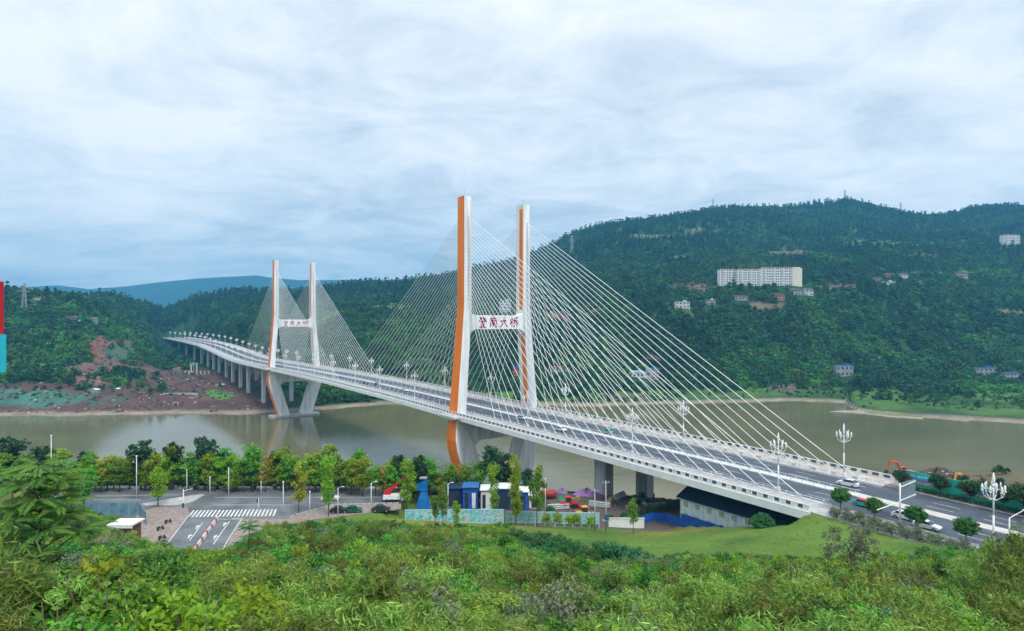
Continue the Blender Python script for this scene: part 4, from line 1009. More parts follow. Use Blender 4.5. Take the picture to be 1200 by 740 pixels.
# hoarding along the far pavement, one object per panel
ho = thing('hoarding', 'long teal construction hoarding with landscape prints along the far pavement', 'hoarding'); X, Y = bw(16.6, -150); ho.location = (X, Y, 0); ho.rotation_euler = (0, 0, TH)
mural = bpy.data.materials.new('landscape_print'); mural.use_nodes = True
t = mural.node_tree; p = t.nodes['Principled BSDF']; p.inputs['Roughness'].default_value = .5
tcx = N(t, 'ShaderNodeTexCoord'); sp = N(t, 'ShaderNodeSeparateXYZ'); t.links.new(tcx.outputs['Generated'], sp.inputs[0])
zz = math_(t, 'ADD', sp.outputs[2], math_(t, 'MULTIPLY', math_(t, 'SUBTRACT', noise(t, tcx.outputs['Generated'], 5, 4), .5), .5))
t.links.new(ramp(t, zz, [(.12, (.10, .30, .08)), (.26, (.45, .42, .40)), (.38, (.45, .12, .22)), (.50, (.10, .14, .42)), (.66, (.06, .28, .62)), (.82, (.10, .45, .66)), (.95, (.30, .62, .74))]), p.inputs['Base Color'])
pm = B().box((0, 0, 2.0), (.12, 2.94, 4.0)).mesh('panel', teal_p); ps = B().box((.14, 1.5, 2.0), (.14, .12, 4.2)).mesh('post', teal_p)
for k in range(24):
    s = -3 * k
    q = link('panel', pm, ho); q.location = (0, s, deck_z(-150 + s) + .14); q2 = link('post', ps, ho); q2.location = q.location
    if k % 4 in (0, 1, 2) and k % 8 != 6:
        B().box((-.075, s, deck_z(-150 + s) + 2.3), (.03, 2.7, 2.1)).build('mural_print', mural, ho)
# hedge strip at the foot of the hoarding
def leafbox(name, mat_, d, n_, leaf, seed=0):
    q = np.random.default_rng(seed); P = (q.random((n_, 3)) - .5) * np.array(d) + np.array([0, 0, d[2] / 2]); nn = unit(q.normal(size=(n_, 3)) + np.array([0, 0, .6])); dd = unit(np.cross(nn, q.normal(size=(n_, 3))))
    return leaf_quads(P, dd, nn, leaf * (.7 + .6 * q.random(n_)), leaf * .6, q.random(n_), mat_, name)
hm = leafbox('hedge', lf_deep, (1.0, 6.0, .95), 900, .28, 3)
for k in range(11):
    o = link('hedge', hm); X, Y = bw(15.4, -153 - k * 6); place(o, (X, Y, deck_z(-153 - k * 6) + .12), TH); tag(o, 'clipped green hedge at the foot of the teal hoarding, %s section from left' % ORD[k], 'hedge', 'hedge sections along the teal hoarding')
# clipped round street trees
rt = (trunk_mesh('trunk', 3.2, .13, bark_d, 5, .9, seed=3), crown('crown', lf_round, 1.75, 2.8, 1.8, 90, 70, .3, .5, 'ellipsoid', .6, seed=3))
rt2 = (trunk_mesh('trunk', 3.6, .12, bark_d, 5, 1.1, seed=4), crown('crown', lf_drk, 1.9, 2.6, 2.1, 70, 54, .32, .6, 'ellipsoid', .6, seed=4))
for i, (x, w_, lb) in enumerate(((985, -14.2, 'clipped round tree at the bridge end, leftmost on the near pavement'), (1025, -14.2, 'clipped round tree left of the sign pole'), (1073, -14.2, 'clipped round tree right of the sign pole'), (1132, -14.4, 'clipped round tree left of the tall lamp post at right'))):
    s = s_at(x, w_); X, Y = bw(w_, s); o = thing('street_tree', lb, 'tree', (X, Y, deck_z(s) + .1), i * 1.3, 'clipped round trees on the near pavement'); f = (1, .92, 1.0, 1.05)[i]; o.scale = (f, f, f); link('trunk', rt[0], o); link('crown', rt[1], o)
for i, (x, lb) in enumerate(((1056, 'small yellowish tree behind the grey sign panel'), (1101, 'dark street tree against the teal hoarding, first right of the sign'), (1137, 'dark street tree against the teal hoarding, left of the tall lamp post'), (1176, 'wide dark street tree against the teal hoarding, right of the tall lamp post'), (1206, 'dark street tree cut by the right edge of the photo'))):
    s = s_at(x, 14.2); X, Y = bw(14.2, s); o = thing('street_tree', lb, 'tree', (X, Y, deck_z(s) + .1), i * 1.7, 'dark trees on the far pavement'); f = (.9, 1.05, 1.05, 1.12, 1.1)[i]; o.scale = (f, f, f); link('trunk', rt2[0], o); link('crown', rt2[1], o)
# excavators
def excavator(label, mt, track=rubber):
    o = thing('excavator', label, 'excavator')
    tr = B().prism([(-1.9, .15), (-1.6, 0), (1.6, 0), (1.9, .15), (2.0, .5), (1.7, .85), (-1.7, .85), (-2.0, .5)], -.3, .3, 'y').mesh('track', track)
    for y in (-1.15, 1.15): q = link('track', tr, o); q.location = (0, y, 0)
    B().box((0, 0, .75), (2.2, 1.7, .4)).prism([(-2.1, 1.0), (1.6, 1.0), (1.6, 1.5), (.3, 1.9), (-2.0, 2.1), (-2.3, 1.6)], -1.25, 1.25, 'y').build('body', mt, o)
    cb = B().prism([(-.2, 1.9), (1.6, 1.5), (1.5, 2.3), (1.0, 3.0), (-.2, 3.0)], -1.25, -.35, 'y').build('cab', mt, o); B().prism([(-.05, 2.15), (1.42, 2.05), (1.35, 2.3), (.95, 2.85), (-.05, 2.85)], -1.28, -.32, 'y').build('cab_window', glass_d, cb)
    B().path([(1.3, .2, 1.8), (3.0, .2, 4.6), (5.2, .2, 4.9)], [.34, .32, .24], 5).build('boom', mt, o)
    B().beam((4.9, .2, 5.2), (6.0, .2, 2.2), .36, .5, .24, .3).build('stick', mt, o)
    B().prism([(5.7, 2.3), (6.3, 2.2), (6.5, 1.2), (5.9, .7), (5.3, 1.0), (5.5, 1.3), (5.9, 1.4)], -.3, .7, 'y').build('bucket', metal_d, o)
    B().tube((2.2, .2, 2.0), (3.1, .2, 4.1), .09, .07, 6).build('hydraulic_ram', metal_g, o)
    return o
def at_px(o, x, y, rz=0.0, Yd=None, sc_=None):
    """stand a thing on the near ground under the photo point (x, y)"""
    if Yd is None:
        Ys = np.arange(12, 330, .5); Xs = (x - 600) / F * Ys; h = np.nonzero(ground(Xs, Ys) >= CAMZ - (y - Y0) / F * Ys)[0]
        Yd = float(Ys[h[0]]) if len(h) else 160.0
    X = (x - 600) / F * Yd; o.location = (X, Yd, gz(X, Yd)); o.rotation_euler = (0, 0, rz)
    if sc_: o.scale = (sc_,) * 3
    return o
o = excavator('orange-red excavator with raised boom beyond the bridge end', mach_o); at_px(o, 1062, 560, R(180), 178)
o.location.z = 30.2
pl = B().loft([[(-7 * f, -5 * f, z), (7 * f, -5 * f, z), (7 * f, 5 * f, z), (-7 * f, 5 * f, z)] for f, z in ((1.7, -9), (1.0, 0))]).build('embankment', dirt_m); pl.location = (o.location.x, o.location.y, o.location.z - .02); tag(pl, kind='structure')
o = excavator('yellow excavator on the spoil heap behind the teal hoarding', mach_y); at_px(o, 1134, 566, R(200), 165); o.location.z = 30.2; ex2 = o
o = excavator('orange excavator beyond the hoarding at the right edge', mach_o); at_px(o, 1188, 580, R(170), 155); o.location.z = 30.2; ex3 = o
# spoil heaps with broken stones
def heap(name, label, X, Y, z, rx, ry, h, mat_, seed=0, cat='spoil heap', stones=None):
    q = np.random.default_rng(seed); n_, m_ = 26, 16
    b = B(); vs = []; fs = []
    for i in range(m_ + 1):
        r = i / m_
        for k in range(n_):
            a = 6.2832 * k / n_; z0 = h * max(0, (1 - r ** 1.6)) * (1 + .3 * math.sin(3 * a + seed)) + (q.random() - .5) * h * .28 * (1 - r); rr = r * (1 + .12 * math.sin(2 * a + seed * 2))
            vs.append((math.cos(a) * rx * rr, math.sin(a) * ry * rr, z0 - (.8 if i == m_ else 0)))
    for i in range(m_):
        for k in range(n_): fs.append((i * n_ + k, i * n_ + (k + 1) % n_, (i + 1) * n_ + (k + 1) % n_, (i + 1) * n_ + k))
    b.add(vs, fs)
    o = thing(name, label, cat, (X, Y, gz(X, Y) - .1 if z is None else z)); b.build('heap', mat_, o, True)
    if stones:
        b = B()
        for k in range(stones[0]):
            a, r = q.random() * 6.283, math.sqrt(q.random()) * .85; s_ = .12 + .4 * q.random() ** 2; b.mi = int(q.integers(0, 3))
            b.box((math.cos(a) * rx * r, math.sin(a) * ry * r, h * (1 - r ** 1.6) + s_ * .2), (s_ * 1.6, s_, s_ * .8), q.random() * 3)
        b.build('rubble', stones[1], o, kind='stuff')
    return o
heap('spoil_heap', 'dark rubble heap with pale and red scraps above the teal hoarding', ex2.location.x - 6, ex2.location.y + 3, 31.4, 9, 6, 3.2, dirt_m, 1, stones=(260, [pale_conc, brick_r, metal_d]))
heap('spoil_heap', 'long dark reddish spoil heap behind the hoarding at the right edge', ex3.location.x + 2, ex3.location.y + 9, 29.2, 22, 8, 4.2, M('red_brown_spoil', (.13, .07, .075), .95, .25, .5, bump=.8), 2, stones=(160, [brick_r, metal_d, purple_m]))
for lo_ in (ex2, ex3):
    pl = B().loft([[(-9 * f, -6 * f, z), (9 * f, -6 * f, z), (9 * f, 6 * f, z), (-9 * f, 6 * f, z)] for f, z in ((1.6, -9), (1.0, 0))]).build('embankment', dirt_m); pl.location = (lo_.location.x, lo_.location.y, lo_.location.z - .02); tag(pl, kind='structure')

# ------------------------------------------------------------------ street and square on the left
ZS = 29.9
def poly(name, pts, z, mat_, parent=None, kind=None, th=0.3, px_=True):
    P = [gp(x, y, z) if px_ else (x, y) for x, y in pts]
    o = B().prism(P, z - th, z, 'z').build(name, mat_, parent, kind=kind)
    return o
street = poly('street', [(40, 573), (462, 573), (466, 590), (392, 592), (345, 604), (338, 607.5), (283, 607.5), (266, 634), (252, 662), (186, 662), (200, 634), (221, 606.5), (150, 606), (60, 600)], ZS, asphalt2, kind='structure')
poly('pavement', [(30, 569), (640, 571), (640, 574), (462, 572.6), (40, 572.6)], ZS + .12, walk_m, kind='structure')
sq = poly('square', [(186, 594), (220, 595), (222.5, 604), (199, 634), (184, 662), (150, 662), (160, 600)], ZS + .12, paver_m, kind='structure')
poly('traffic_island', [(166, 590.5), (205, 583.5), (236, 579), (240, 580), (226, 588), (208, 592), (170, 592.5)], ZS + .13, walk_m, kind='structure')
poly('pavement', [(283, 608), (338, 608), (346, 604.4), (392, 592.4), (470, 590.4), (470, 596), (360, 610), (300, 622), (262, 662), (256, 662), (268, 634)], ZS + .13, paver_m, kind='structure')
kb2 = B().box((0, 0, 0), (1.4, .3, .34)).mesh('kerb_block', kerb_m)
def kerb_line(pts, par):
    for (xa, ya), (xb, yb) in zip(pts, pts[1:]):
        a, c = gp(xa, ya, ZS), gp(xb, yb, ZS); L = math.hypot(c[0] - a[0], c[1] - a[1]); n_ = max(1, int(L / 1.5))
        for k in range(n_):
            f = (k + .5) / n_; o = link('kerb_block', kb2, par); o.location = (a[0] + (c[0] - a[0]) * f, a[1] + (c[1] - a[1]) * f, ZS + .05); o.rotation_euler = (0, 0, math.atan2(c[1] - a[1], c[0] - a[0]))
kerb_line([(221.5, 605), (199.5, 634), (186, 658)], sq); kerb_line([(284, 608), (267, 634), (254, 660)], street); kerb_line([(338, 608), (346, 604), (392, 592), (468, 590)], street)
ym = B().box((0, 0, 0), (.44, 5.4, .012)).mesh('crosswalk_stripe', paint_w)
for k in range(23):
    X, Y = gp(224 + k * 4.45, 602.2 - k * .06, ZS); o = link('crosswalk_stripe', ym, street); o.location = (X, Y, ZS + .007); o.rotation_euler = (0, 0, R(15))
def line_mark(xa, ya, xb, yb, w_, name='lane_marking', m_=paint_w, dz=.008, th=.012, par=street):
    a, c = gp(xa, ya, ZS), gp(xb, yb, ZS); L = math.hypot(c[0] - a[0], c[1] - a[1])
    o = B().box((0, 0, 0), (L, w_, th)).build(name, m_, par); o.location = ((a[0] + c[0]) / 2, (a[1] + c[1]) / 2, ZS + dz); o.rotation_euler = (0, 0, math.atan2(c[1] - a[1], c[0] - a[0])); return o
line_mark(262, 608.6, 282, 608.2, .4); line_mark(269, 611, 250, 638, .2); line_mark(238, 612, 222, 634, .18); line_mark(110, 586, 165, 586, .2); line_mark(112, 581.5, 215, 580, .2); line_mark(250, 592, 345, 592, .18); line_mark(250, 583, 440, 583, .18); line_mark(256, 608.5, 271, 608.3, .2)
for xa, ya in ((263, 615), (252, 630), (231, 618), (222, 629)):
    X, Y = gp(xa, ya, ZS); o = B().prism([(-.15, -1.2), (.15, -1.2), (.15, .4), (.55, .4), (0, 1.5), (-.55, .4), (-.15, .4)], 0, .012, 'z').build('arrow_marking', paint_w, street); o.location = (X, Y, ZS + .004); o.rotation_euler = (0, 0, R(16))
a, c = gp(255, 609, ZS), gp(231, 642, ZS)
o = thing('median_barrier', 'low red and white barrier along the middle of the street below the crosswalk', 'barrier', (a[0], a[1], ZS), math.atan2(c[1] - a[1], c[0] - a[0]))
seg = B().prism([(-.25, 0), (.25, 0), (.12, .8), (-.12, .8)], 0, 1.35, 'x').mesh('barrier_block', M('barrier_white', (.7, .68, .66), .6, .1)); seg2 = seg.copy(); seg2.materials.clear(); seg2.materials.append(M('barrier_red', (.5, .09, .06), .6, .1))
for k in range(15): q = link('barrier_block', seg2 if k % 3 == 1 else seg, o); q.location = (k * 1.4, 0, 0)
# street lights and signals of the street
def pole_light(x, y, h, label, arm=0.0, adir=1, rz=0.0):
    X, Y = gp(x, y, ZS); o = thing('street_light', label, 'street light', (X, Y, ZS), rz)
    B().path([(0, 0, 0), (0, 0, h)], [.13, .08], 8).build('post', metal_w, o, True)
    if arm: B().path([(0, 0, h - .3), (adir * arm * .6, 0, h + .25), (adir * arm, 0, h + .3)], [.07, .06, .05], 6).build('arm', metal_w, o, True); B().box((adir * (arm + .3), 0, h + .32), (.7, .28, .12)).build('lamp_head', metal_w, o)
    else: B().tube((0, 0, h), (0, 0, h + .5), .16, .2, 8).build('lamp_head', bulb_m, o)
    return o
pole_light(332, 603, 7.6, 'thin white post on the near kerb right of the crosswalk'); pole_light(363, 602, 5.0, 'short white post left of the tall yellow tree'); pole_light(268, 582, 7.2, 'thin white post on the far side of the street behind the crosswalk'); pole_light(306, 580, 4.4, 'short white post behind the street under the ochre tree'); pole_light(219, 578, 6.6, 'white post behind the traffic island', 1.2, -1); pole_light(435, 600, 7.2, 'white street light with curled top left of the red crane truck', .9, 1); pole_light(396, 605, 6.8, 'thin white street light right of the parked white car', .9, 1); pole_light(525, 597, 6.4, 'white street light in front of the blue sheds', .8, 1); pole_light(639, 604, 8.4, 'tall white post left of the dark red tank'); pole_light(60, 575, 15, 'tall thin mast at left in front of the river'); pole_light(160, 585, 11, 'tall thin post behind the glass fence'); pole_light(246, 580, 4.5, 'short post behind the street at the crosswalk')
X, Y = gp(215, 604, ZS); o = thing('traffic_signal', 'white signal post on the corner of the square with a dark signal head', 'traffic light', (X, Y, ZS + .1))
B().path([(0, 0, 0), (0, 0, 6.2)], [.12, .09], 8).build('post', metal_w, o, True); B().box((0, -.2, 2.3), (.34, .3, 1.1)).build('signal_head', metal_d, o); B().beam((0, 0, 5.8), (1.9, .6, 6.2), .1, .1).build('arm', metal_w, o); B().box((-.6, 0, 3.9), (1.2, .06, .5)).build('name_plate', metal_w, o)
X, Y = gp(303, 601, ZS); o = thing('traffic_signal', 'slim signal post at the right end of the crosswalk', 'traffic light', (X, Y, ZS)); B().path([(0, 0, 0), (0, 0, 3.6)], [.08, .07], 8).build('post', metal_w, o, True); B().box((-.25, -.1, 3.0), (.3, .28, .9)).build('signal_head', metal_d, o)
for k, x in enumerate((200, 228, 254, 276, 298, 322, 343)):
    X, Y = gp(x, 573.6 + .2 * (k % 2), ZS); o = thing('litter_bin', 'small dark bin on the far pavement of the street, %s from left' % ORD[k], 'bin', (X, Y, ZS + .12)); B().prism([(-.4, -.35), (.4, -.35), (.4, .35), (-.4, .35)], 0, 1.1, 'z').build('body', metal_d, o); B().box((0, 0, 1.18), (.9, .8, .14)).build('lid', metal_g, o); o['group'] = 'dark bins along the far pavement'
# scooters on the square
def scooter(x, y, label):
    X, Y = gp(x, y, ZS); o = thing('scooter', label, 'scooter', (X, Y, ZS + .12), R(65), 'scooters parked on the brown square')
    wh = B().tube((0, -.06, 0), (0, .06, 0), .27, .27, 10).mesh('wheel', rubber)
    for x0 in (-.6, .62): q = link('wheel', wh, o); q.location = (x0, 0, .27)
    B().loft([[(x, yy, z) for x, z in ((-.75, .45), (-.1, .38), (.35, .3), (.62, .85), (.5, .95), (.25, .5), (-.1, .55), (-.2, .75), (-.8, .78))] for yy in (-.16, .16)]).build('body', metal_d, o); B().box((-.45, 0, .82), (.7, .28, .1)).build('seat', rubber, o); B().tube((.48, -.32, 1.02), (.48, .32, 1.02), .03, .03, 6).build('handlebar', metal_g, o)
scooter(197, 614, 'dark scooter standing alone on the brown square'); scooter(188, 622, 'dark scooter by the shrubs at the lower edge of the square'); scooter(190, 633, 'scooter half hidden by shrubs, lowest on the square')
# blue glass fence and white-roofed hut
fo = thing('glass_fence', 'blue-grey panel fence beside the square, seen over the leafy tree', 'fence'); gl = M('blue_fence_panel', (.13, .24, .32), .35, .15, .6)
fpm = B().box((0, 0, 1.6), (2.5, .08, 3.0)).mesh('panel', gl); fps = B().box((0, 0, 1.7), (.12, .14, 3.4)).mesh('post', metal_g)
A_, C_ = gp(104, 604, ZS), gp(163, 604, ZS); D_ = gp(171, 616, ZS)
for (p_, q_) in ((A_, C_), (C_, D_)):
    L = math.hypot(q_[0] - p_[0], q_[1] - p_[1]); n_ = max(1, round(L / 2.6)); an = math.atan2(q_[1] - p_[1], q_[0] - p_[0])
    for k in range(n_):
        for me, f in ((fpm, (k + .5) / n_), (fps, k / n_)): o = link(me.name.split('.')[0], me, fo); o.location = (p_[0] + (q_[0] - p_[0]) * f, p_[1] + (q_[1] - p_[1]) * f, ZS - .1); o.rotation_euler = (0, 0, an)
X, Y = -79.5, 122.0; hz = CAMZ - (612.5 - Y0) / F * Y
o = thing('hut', 'small brown hut with a flat white roof left of the square', 'hut', (X, Y, hz - 3.0)); B().box((0, 0, -.3), (4.2, 3.2, 6.4)).build('wall', M('brown_hut_wall', (.16, .08, .06), .8), o); B().box((0, 0, 3.05), (5.2, 4.2, .3)).box((0, -2.0, 2.75), (5.2, .15, .5)).build('roof', white_wall, o); B().box((.8, -1.62, 1.0), (.9, .06, 2.0)).build('door', metal_d, o); B().box((-1.0, -1.62, 1.6), (1.2, .06, .9)).build('window', win_m, o)
# parked cars
def park(o, x, y, rz): X, Y = gp(x, y, ZS); place(o, (X, Y, ZS + .14 if y > 592.5 else ZS + .01), rz, group='vehicles on the street at left')
park(car('white SUV on the street between the yellow trees', suv=True), 387, 586.5, R(8)); park(car('black car parked behind the yellow tree trunk', body=(.02, .02, .025)), 398, 601.5, R(4)); park(car('dark green car parked near the green tarpaulin', body=(.02, .1, .07)), 414, 601, R(3)); park(car('dark car behind shrubs left of the cyan billboard', body=(.03, .03, .04)), 447, 600, R(2))
# crane truck
X, Y = gp(466, 588, ZS); o = thing('crane_truck', 'white truck with a raised red crane boom behind the street', 'truck', (X, Y, ZS), R(3))
B().prism([(1.0, .6), (3.2, .6), (3.2, 1.6), (2.9, 2.7), (1.0, 2.7)], -1.15, 1.15, 'y').build('cab', metal_w, o); B().prism([(2.3, 1.65), (3.16, 1.6), (2.93, 2.5), (2.3, 2.5)], -1.18, 1.18, 'y').build('cab_window', glass_d, o); B().box((-1.4, 0, 1.4), (4.4, 2.3, 1.1)).build('bed', metal_w, o); B().box((0, 0, .62), (6, 1.6, .35)).build('chassis', metal_d, o)
B().box((-2.6, 0, 2.4), (1.5, 1.4, 1.1)).build('crane_base', red_p, o); B().beam((-2.4, 0, 2.7), (2.9, 0, 7.2), .75, .85, .45, .5).build('crane_boom', red_p, o)
tw = B().tube((0, -.16, 0), (0, .16, 0), .5, .5, 12).mesh('wheel', rubber)
for x in (-2.6, -1.3, 2.1):
    for y in (-1.0, 1.0): q = link('wheel', tw, o); q.location = (x, y, .5)
# blue hopper
Z_ = lambda X, Y: gz(X, Y)
X, Y = (496 - 600) / F * 158, 158.0; o = thing('conveyor_hopper', 'tall bright blue hopper machine behind the cyan billboard', 'machine', (X, Y, Z_(X, Y)), R(0)); bb = M('bright_blue_steel', (.015, .16, .50), .45, .12, .8)
B().loft([[(-1.9, -1.3, 0), (1.9, -1.3, 0), (1.9, 1.3, 0), (-1.9, 1.3, 0)], [(-1.2, -1.2, 2.4), (1.3, -1.2, 2.4), (1.3, 1.2, 2.4), (-1.2, 1.2, 2.4)], [(-.5, -.7, 4.6), (.9, -.7, 4.6), (.9, .7, 4.6), (-.5, .7, 4.6)]]).build('body', bb, o); B().loft([[(-2.4, -.9, 5.0), (1.0, -.9, 4.3), (1.0, .9, 4.3), (-2.4, .9, 5.0)], [(-1.9, -1.0, 6.0), (1.1, -1.0, 7.8), (1.1, 1.0, 7.8), (-1.9, 1.0, 6.0)]]).build('hopper', bb, o); B().box((0, 0, 7.9), (1.8, 2.0, .2)).build('rim', metal_g, o)
def shed(x, yb, wpx, hpx, Y, wall, roof, label, name='shed', d=5, doors=2):
    X = (x - 600) / F * Y; W = wpx / F * Y; z = gz(X, Y + d / 2); H = CAMZ - (yb - hpx - Y0) / F * Y - z; o = thing(name, label, 'shed', (X, Y, z))
    B().box((0, d / 2, H / 2 - .6), (W, d, H + 1.2)).build('wall', wall, o); B().box((0, d / 2, H + .12), (W + .6, d + .8, .2)).build('roof', roof, o)
    for k in range(doors): B().box((-W / 2 + W * (k + .5) / doors, -.04, H * .42), (W / doors * .5, .08, H * .7)).build('door', (glass_d, metal_w, navy_roof)[k % 3], o)
    return o
navy_w = M('navy_sheet_wall', (.015, .035, .16), .5, .15, .6)
shed(531, 591, 24, 18, 160, navy_w, navy_roof, 'dark navy shed left of the bright blue shed', doors=1); shed(551, 593, 17, 21, 158, blue_p, blue_roof, 'bright blue shed behind the cyan billboard', doors=2); shed(571, 594, 15, 19, 159, white_wall, metal_w, 'small white cabin right of the bright blue shed', doors=2); shed(590, 595, 18, 22, 160, navy_w, metal_w, 'dark cabin with a white roof left of the yellow column tree', doors=1); shed(612, 596, 14, 19, 160, blue_p, metal_w, 'blue cabin behind the yellow column tree', doors=1); shed(626, 597, 12, 16, 162, white_wall, metal_w, 'small white cabin left of the tall white post', doors=1)
shed(598, 571, 10, 32, 186, white_wall, white_wall, 'narrow white tower hut among the dark trees by the near tower', doors=1, d=4)
# tank, tarpaulin, loader
X, Y = (643 - 600) / F * 172, 172.0; o = thing('tank', 'dark red cylindrical tank lying beside the tall white post', 'tank', (X, Y, gz(X, Y))); tkm = M('dark_red_paint', (.30, .035, .035), .5, .15); B().loft([[(x, r * math.cos(t * .5236), 1.3 + r * math.sin(t * .5236)) for t in range(12)] for x, r in ((-2.2, .5), (-1.9, 1.2), (1.9, 1.2), (2.2, .5))]).build('shell', tkm, o, True)
for x in (-1.2, 1.2): B().box((x, 0, .2), (.4, 1.8, .9)).build('saddle', metal_d, o)
heap('tarpaulin_heap', 'purple tarpaulin spread over a mound under the bridge', (688 - 600) / F * 178, 178, None, 4.4, 3, 1.7, purple_m, 4, 'tarpaulin'); heap('tarpaulin_heap', 'small dark purple tarpaulin left of the large one', (659 - 600) / F * 180, 180, None, 2.0, 2, 1.4, purple_m, 5, 'tarpaulin'); heap('tarpaulin_heap', 'green netting heap right of the red tank', (662 - 600) / F * 172, 172, None, 2.6, 2, 1.2, M('green_netting', (.04, .20, .09), .8, .15), 6, 'netting'); heap('tarpaulin_heap', 'pale tarpaulin on the dark mound left of the blue-walled building', (756 - 600) / F * 172, 172, None, 1.9, 1.6, .9, pale_conc, 7, 'tarpaulin')
def loader(x, y, Y, mt, label):
    X = (x - 600) / F * Y; o = thing('wheel_loader', label, 'loader', (X, Y, gz(X, Y)), R(15)); wl = B().tube((0, -.25, 0), (0, .25, 0), .65, .65, 12).mesh('wheel', rubber)
    for x_ in (-1.3, 1.3):
        for y_ in (-1, 1): q = link('wheel', wl, o); q.location = (x_, y_, .65)
    B().prism([(-2.4, .8), (1.6, .8), (1.6, 1.4), (.2, 1.7), (-2.3, 1.8)], -.8, .8, 'y').build('body', mt, o); B().prism([(-.6, 1.7), (.7, 1.6), (.6, 2.9), (-.6, 2.9)], -.7, .7, 'y').build('cab', glass_d, o); B().box((0, 0, 2.98), (1.6, 1.6, .12)).build('cab_roof', mt, o); B().beam((1.2, 0, 1.3), (2.7, 0, .7), .9, .25).build('arm', mt, o); B().prism([(2.5, .2), (3.5, .1), (3.1, .5), (2.8, 1.1), (2.5, 1.1)], -1.2, 1.2, 'y').build('bucket', mt, o)
loader(685, 600, 156, mach_y, 'orange-yellow loader behind the young street trees'); loader(666, 594, 164, M('machine_red', (.5, .03, .03), .45, .1), 'red loader left of the orange-yellow loader')
pipe_st = B()
for r_ in range(3):
    for k in range(4 - r_): pipe_st.tube((-3, k * .5 + r_ * .25, .25 + r_ * .43), (3, k * .5 + r_ * .25, .25 + r_ * .43), .24, .24, 8)
pipe_me = pipe_st.mesh('pipes', metal_g)
crate_me = B().box((0, 0, .9), (2.4, 1.4, .12)).box((0, 0, .45), (2.3, 1.3, .8)).box((.5, 0, 1.3), (1.2, 1.2, .7)).mesh('crates', M('timber', (.28, .20, .12), .85, .2, 1.0))
for i, (x, Y, me, rz, lb) in enumerate(((655, 162, pipe_me, .2, 'stack of grey pipes behind the pale blue hoarding'), (702, 166, pipe_me, -.4, 'stack of grey pipes behind the utility poles'), (622, 164, crate_me, .3, 'stack of timber crates behind the cyan hoarding'), (715, 170, crate_me, 1.0, 'timber crates near the foot of the bridge pier'), (738, 166, crate_me, .5, 'timber crates right of the bridge pier'), (675, 170, crate_me, -.3, 'timber crates between the loaders and the purple tarpaulin'), (728, 176, pipe_me, .9, 'stack of grey pipes behind the bridge pier'), (770, 168, pipe_me, .3, 'stack of grey pipes left of the site building'))):
    X = (x - 600) / F * Y; o = thing('material_stack', lb, 'building material', (X, Y, gz(X, Y)), rz, 'stacked material in the works yard'); link('pipes' if me is pipe_me else 'crates', me, o)
o = loader(752, 590, 172, M('machine_green', (.04, .16, .09), .5, .12), 'dark green loader on the dark earth left of the site building')
n_ = 420
X = rng.uniform(-5, 75, n_); Y = rng.uniform(158, 208, n_); stm = [B().box((0, 0, .1), (.9, .6, .5), .4).mesh('stone', mt) for mt in (dirt_m, M('dark_stone', (.15, .14, .14), .9, .2, 1.0), M('brown_clod', (.16, .09, .07), .9, .2, 1.0))]
scatter('yard_rubble', np.stack([X, Y, np.array([gz(a, c) for a, c in zip(X, Y)])], 1), rng.uniform(.3, 1.2, n_), rng.random(n_) * 6.28, rng.choice([0, 0, 0, 1, 2], n_), stm)
ybm = (None, crown('foliage', lf_deep, 1.6, 2.2, .1, 44, 40, .3, .5, 'dome', .55, seed=79))[1]
for i, (x, Y, f) in enumerate(((764, 163, 1.2), (776, 166, 1.0), (790, 168, 1.1), (752, 160, .8), (800, 171, .9), (732, 158, .7), (716, 156, .6), (645, 160, .8))):
    X_ = (x - 600) / F * Y; o = thing('bush', 'low green bush on the dark earth of the works yard, %s from right' % ORD[i], 'bush', (X_, Y, gz(X_, Y)), i, 'bushes in the works yard'); o.scale = (f,) * 3; link('foliage', ybm, o)
# person on the mound
def person(X, Y, z, label, rz=0):
    o = thing('person', label, 'person', (X, Y, z), rz)
    V_ = [(0, 0, .95, .15, .11), (0, 0, 1.2, .15, .11), (0, 0, 1.42, .17, .1), (0, 0, 1.54, .06, .06), (0, .01, 1.66, .09, .1), (0, .01, 1.74, .075, .09), (.19, 0, 1.41, .06, .06), (.25, .02, 1.14, .045, .045), (.26, -.08, .9, .035, .035), (.26, -.1, .8, .03, .02), (-.19, 0, 1.41, .06, .06), (-.25, .02, 1.14, .045, .045), (-.25, -.08, .9, .035, .035), (-.25, -.1, .8, .03, .02), (.1, 0, .88, .1, .1), (.11, -.02, .48, .065, .07), (.12, .02, .08, .045, .045), (.12, -.14, .03, .04, .03), (-.1, 0, .88, .1, .1), (-.11, -.02, .48, .065, .07), (-.12, .02, .08, .045, .045), (-.12, -.14, .03, .04, .03)]
    E_ = [(0, 1), (1, 2), (2, 3), (3, 4), (4, 5), (2, 6), (6, 7), (7, 8), (8, 9), (2, 10), (10, 11), (11, 12), (12, 13), (0, 14), (14, 15), (15, 16), (16, 17), (0, 18), (18, 19), (19, 20), (20, 21)]
    me = bpy.data.meshes.new('body'); me.from_pydata([v[:3] for v in V_], E_, []); me.materials.append(M('dark_clothing', (.03, .035, .05), .8)); q = link('body', me, o); md = q.modifiers.new('skin', 'SKIN')
    for i, v in enumerate(V_): me.skin_vertices[0].data[i].radius = (v[3], v[4])
    me.skin_vertices[0].data[0].use_root = True; q.modifiers.new('sub', 'SUBSURF').levels = 1
    B().ball((0, .02, 1.75), (.1, .11, .09), 8, 6).build('hair', metal_d, o, True)
Xp, Yp = 46.5, 194.0
person(Xp, Yp, gz(Xp, Yp) - .02, 'person in dark clothes standing on the dark mound under the bridge')
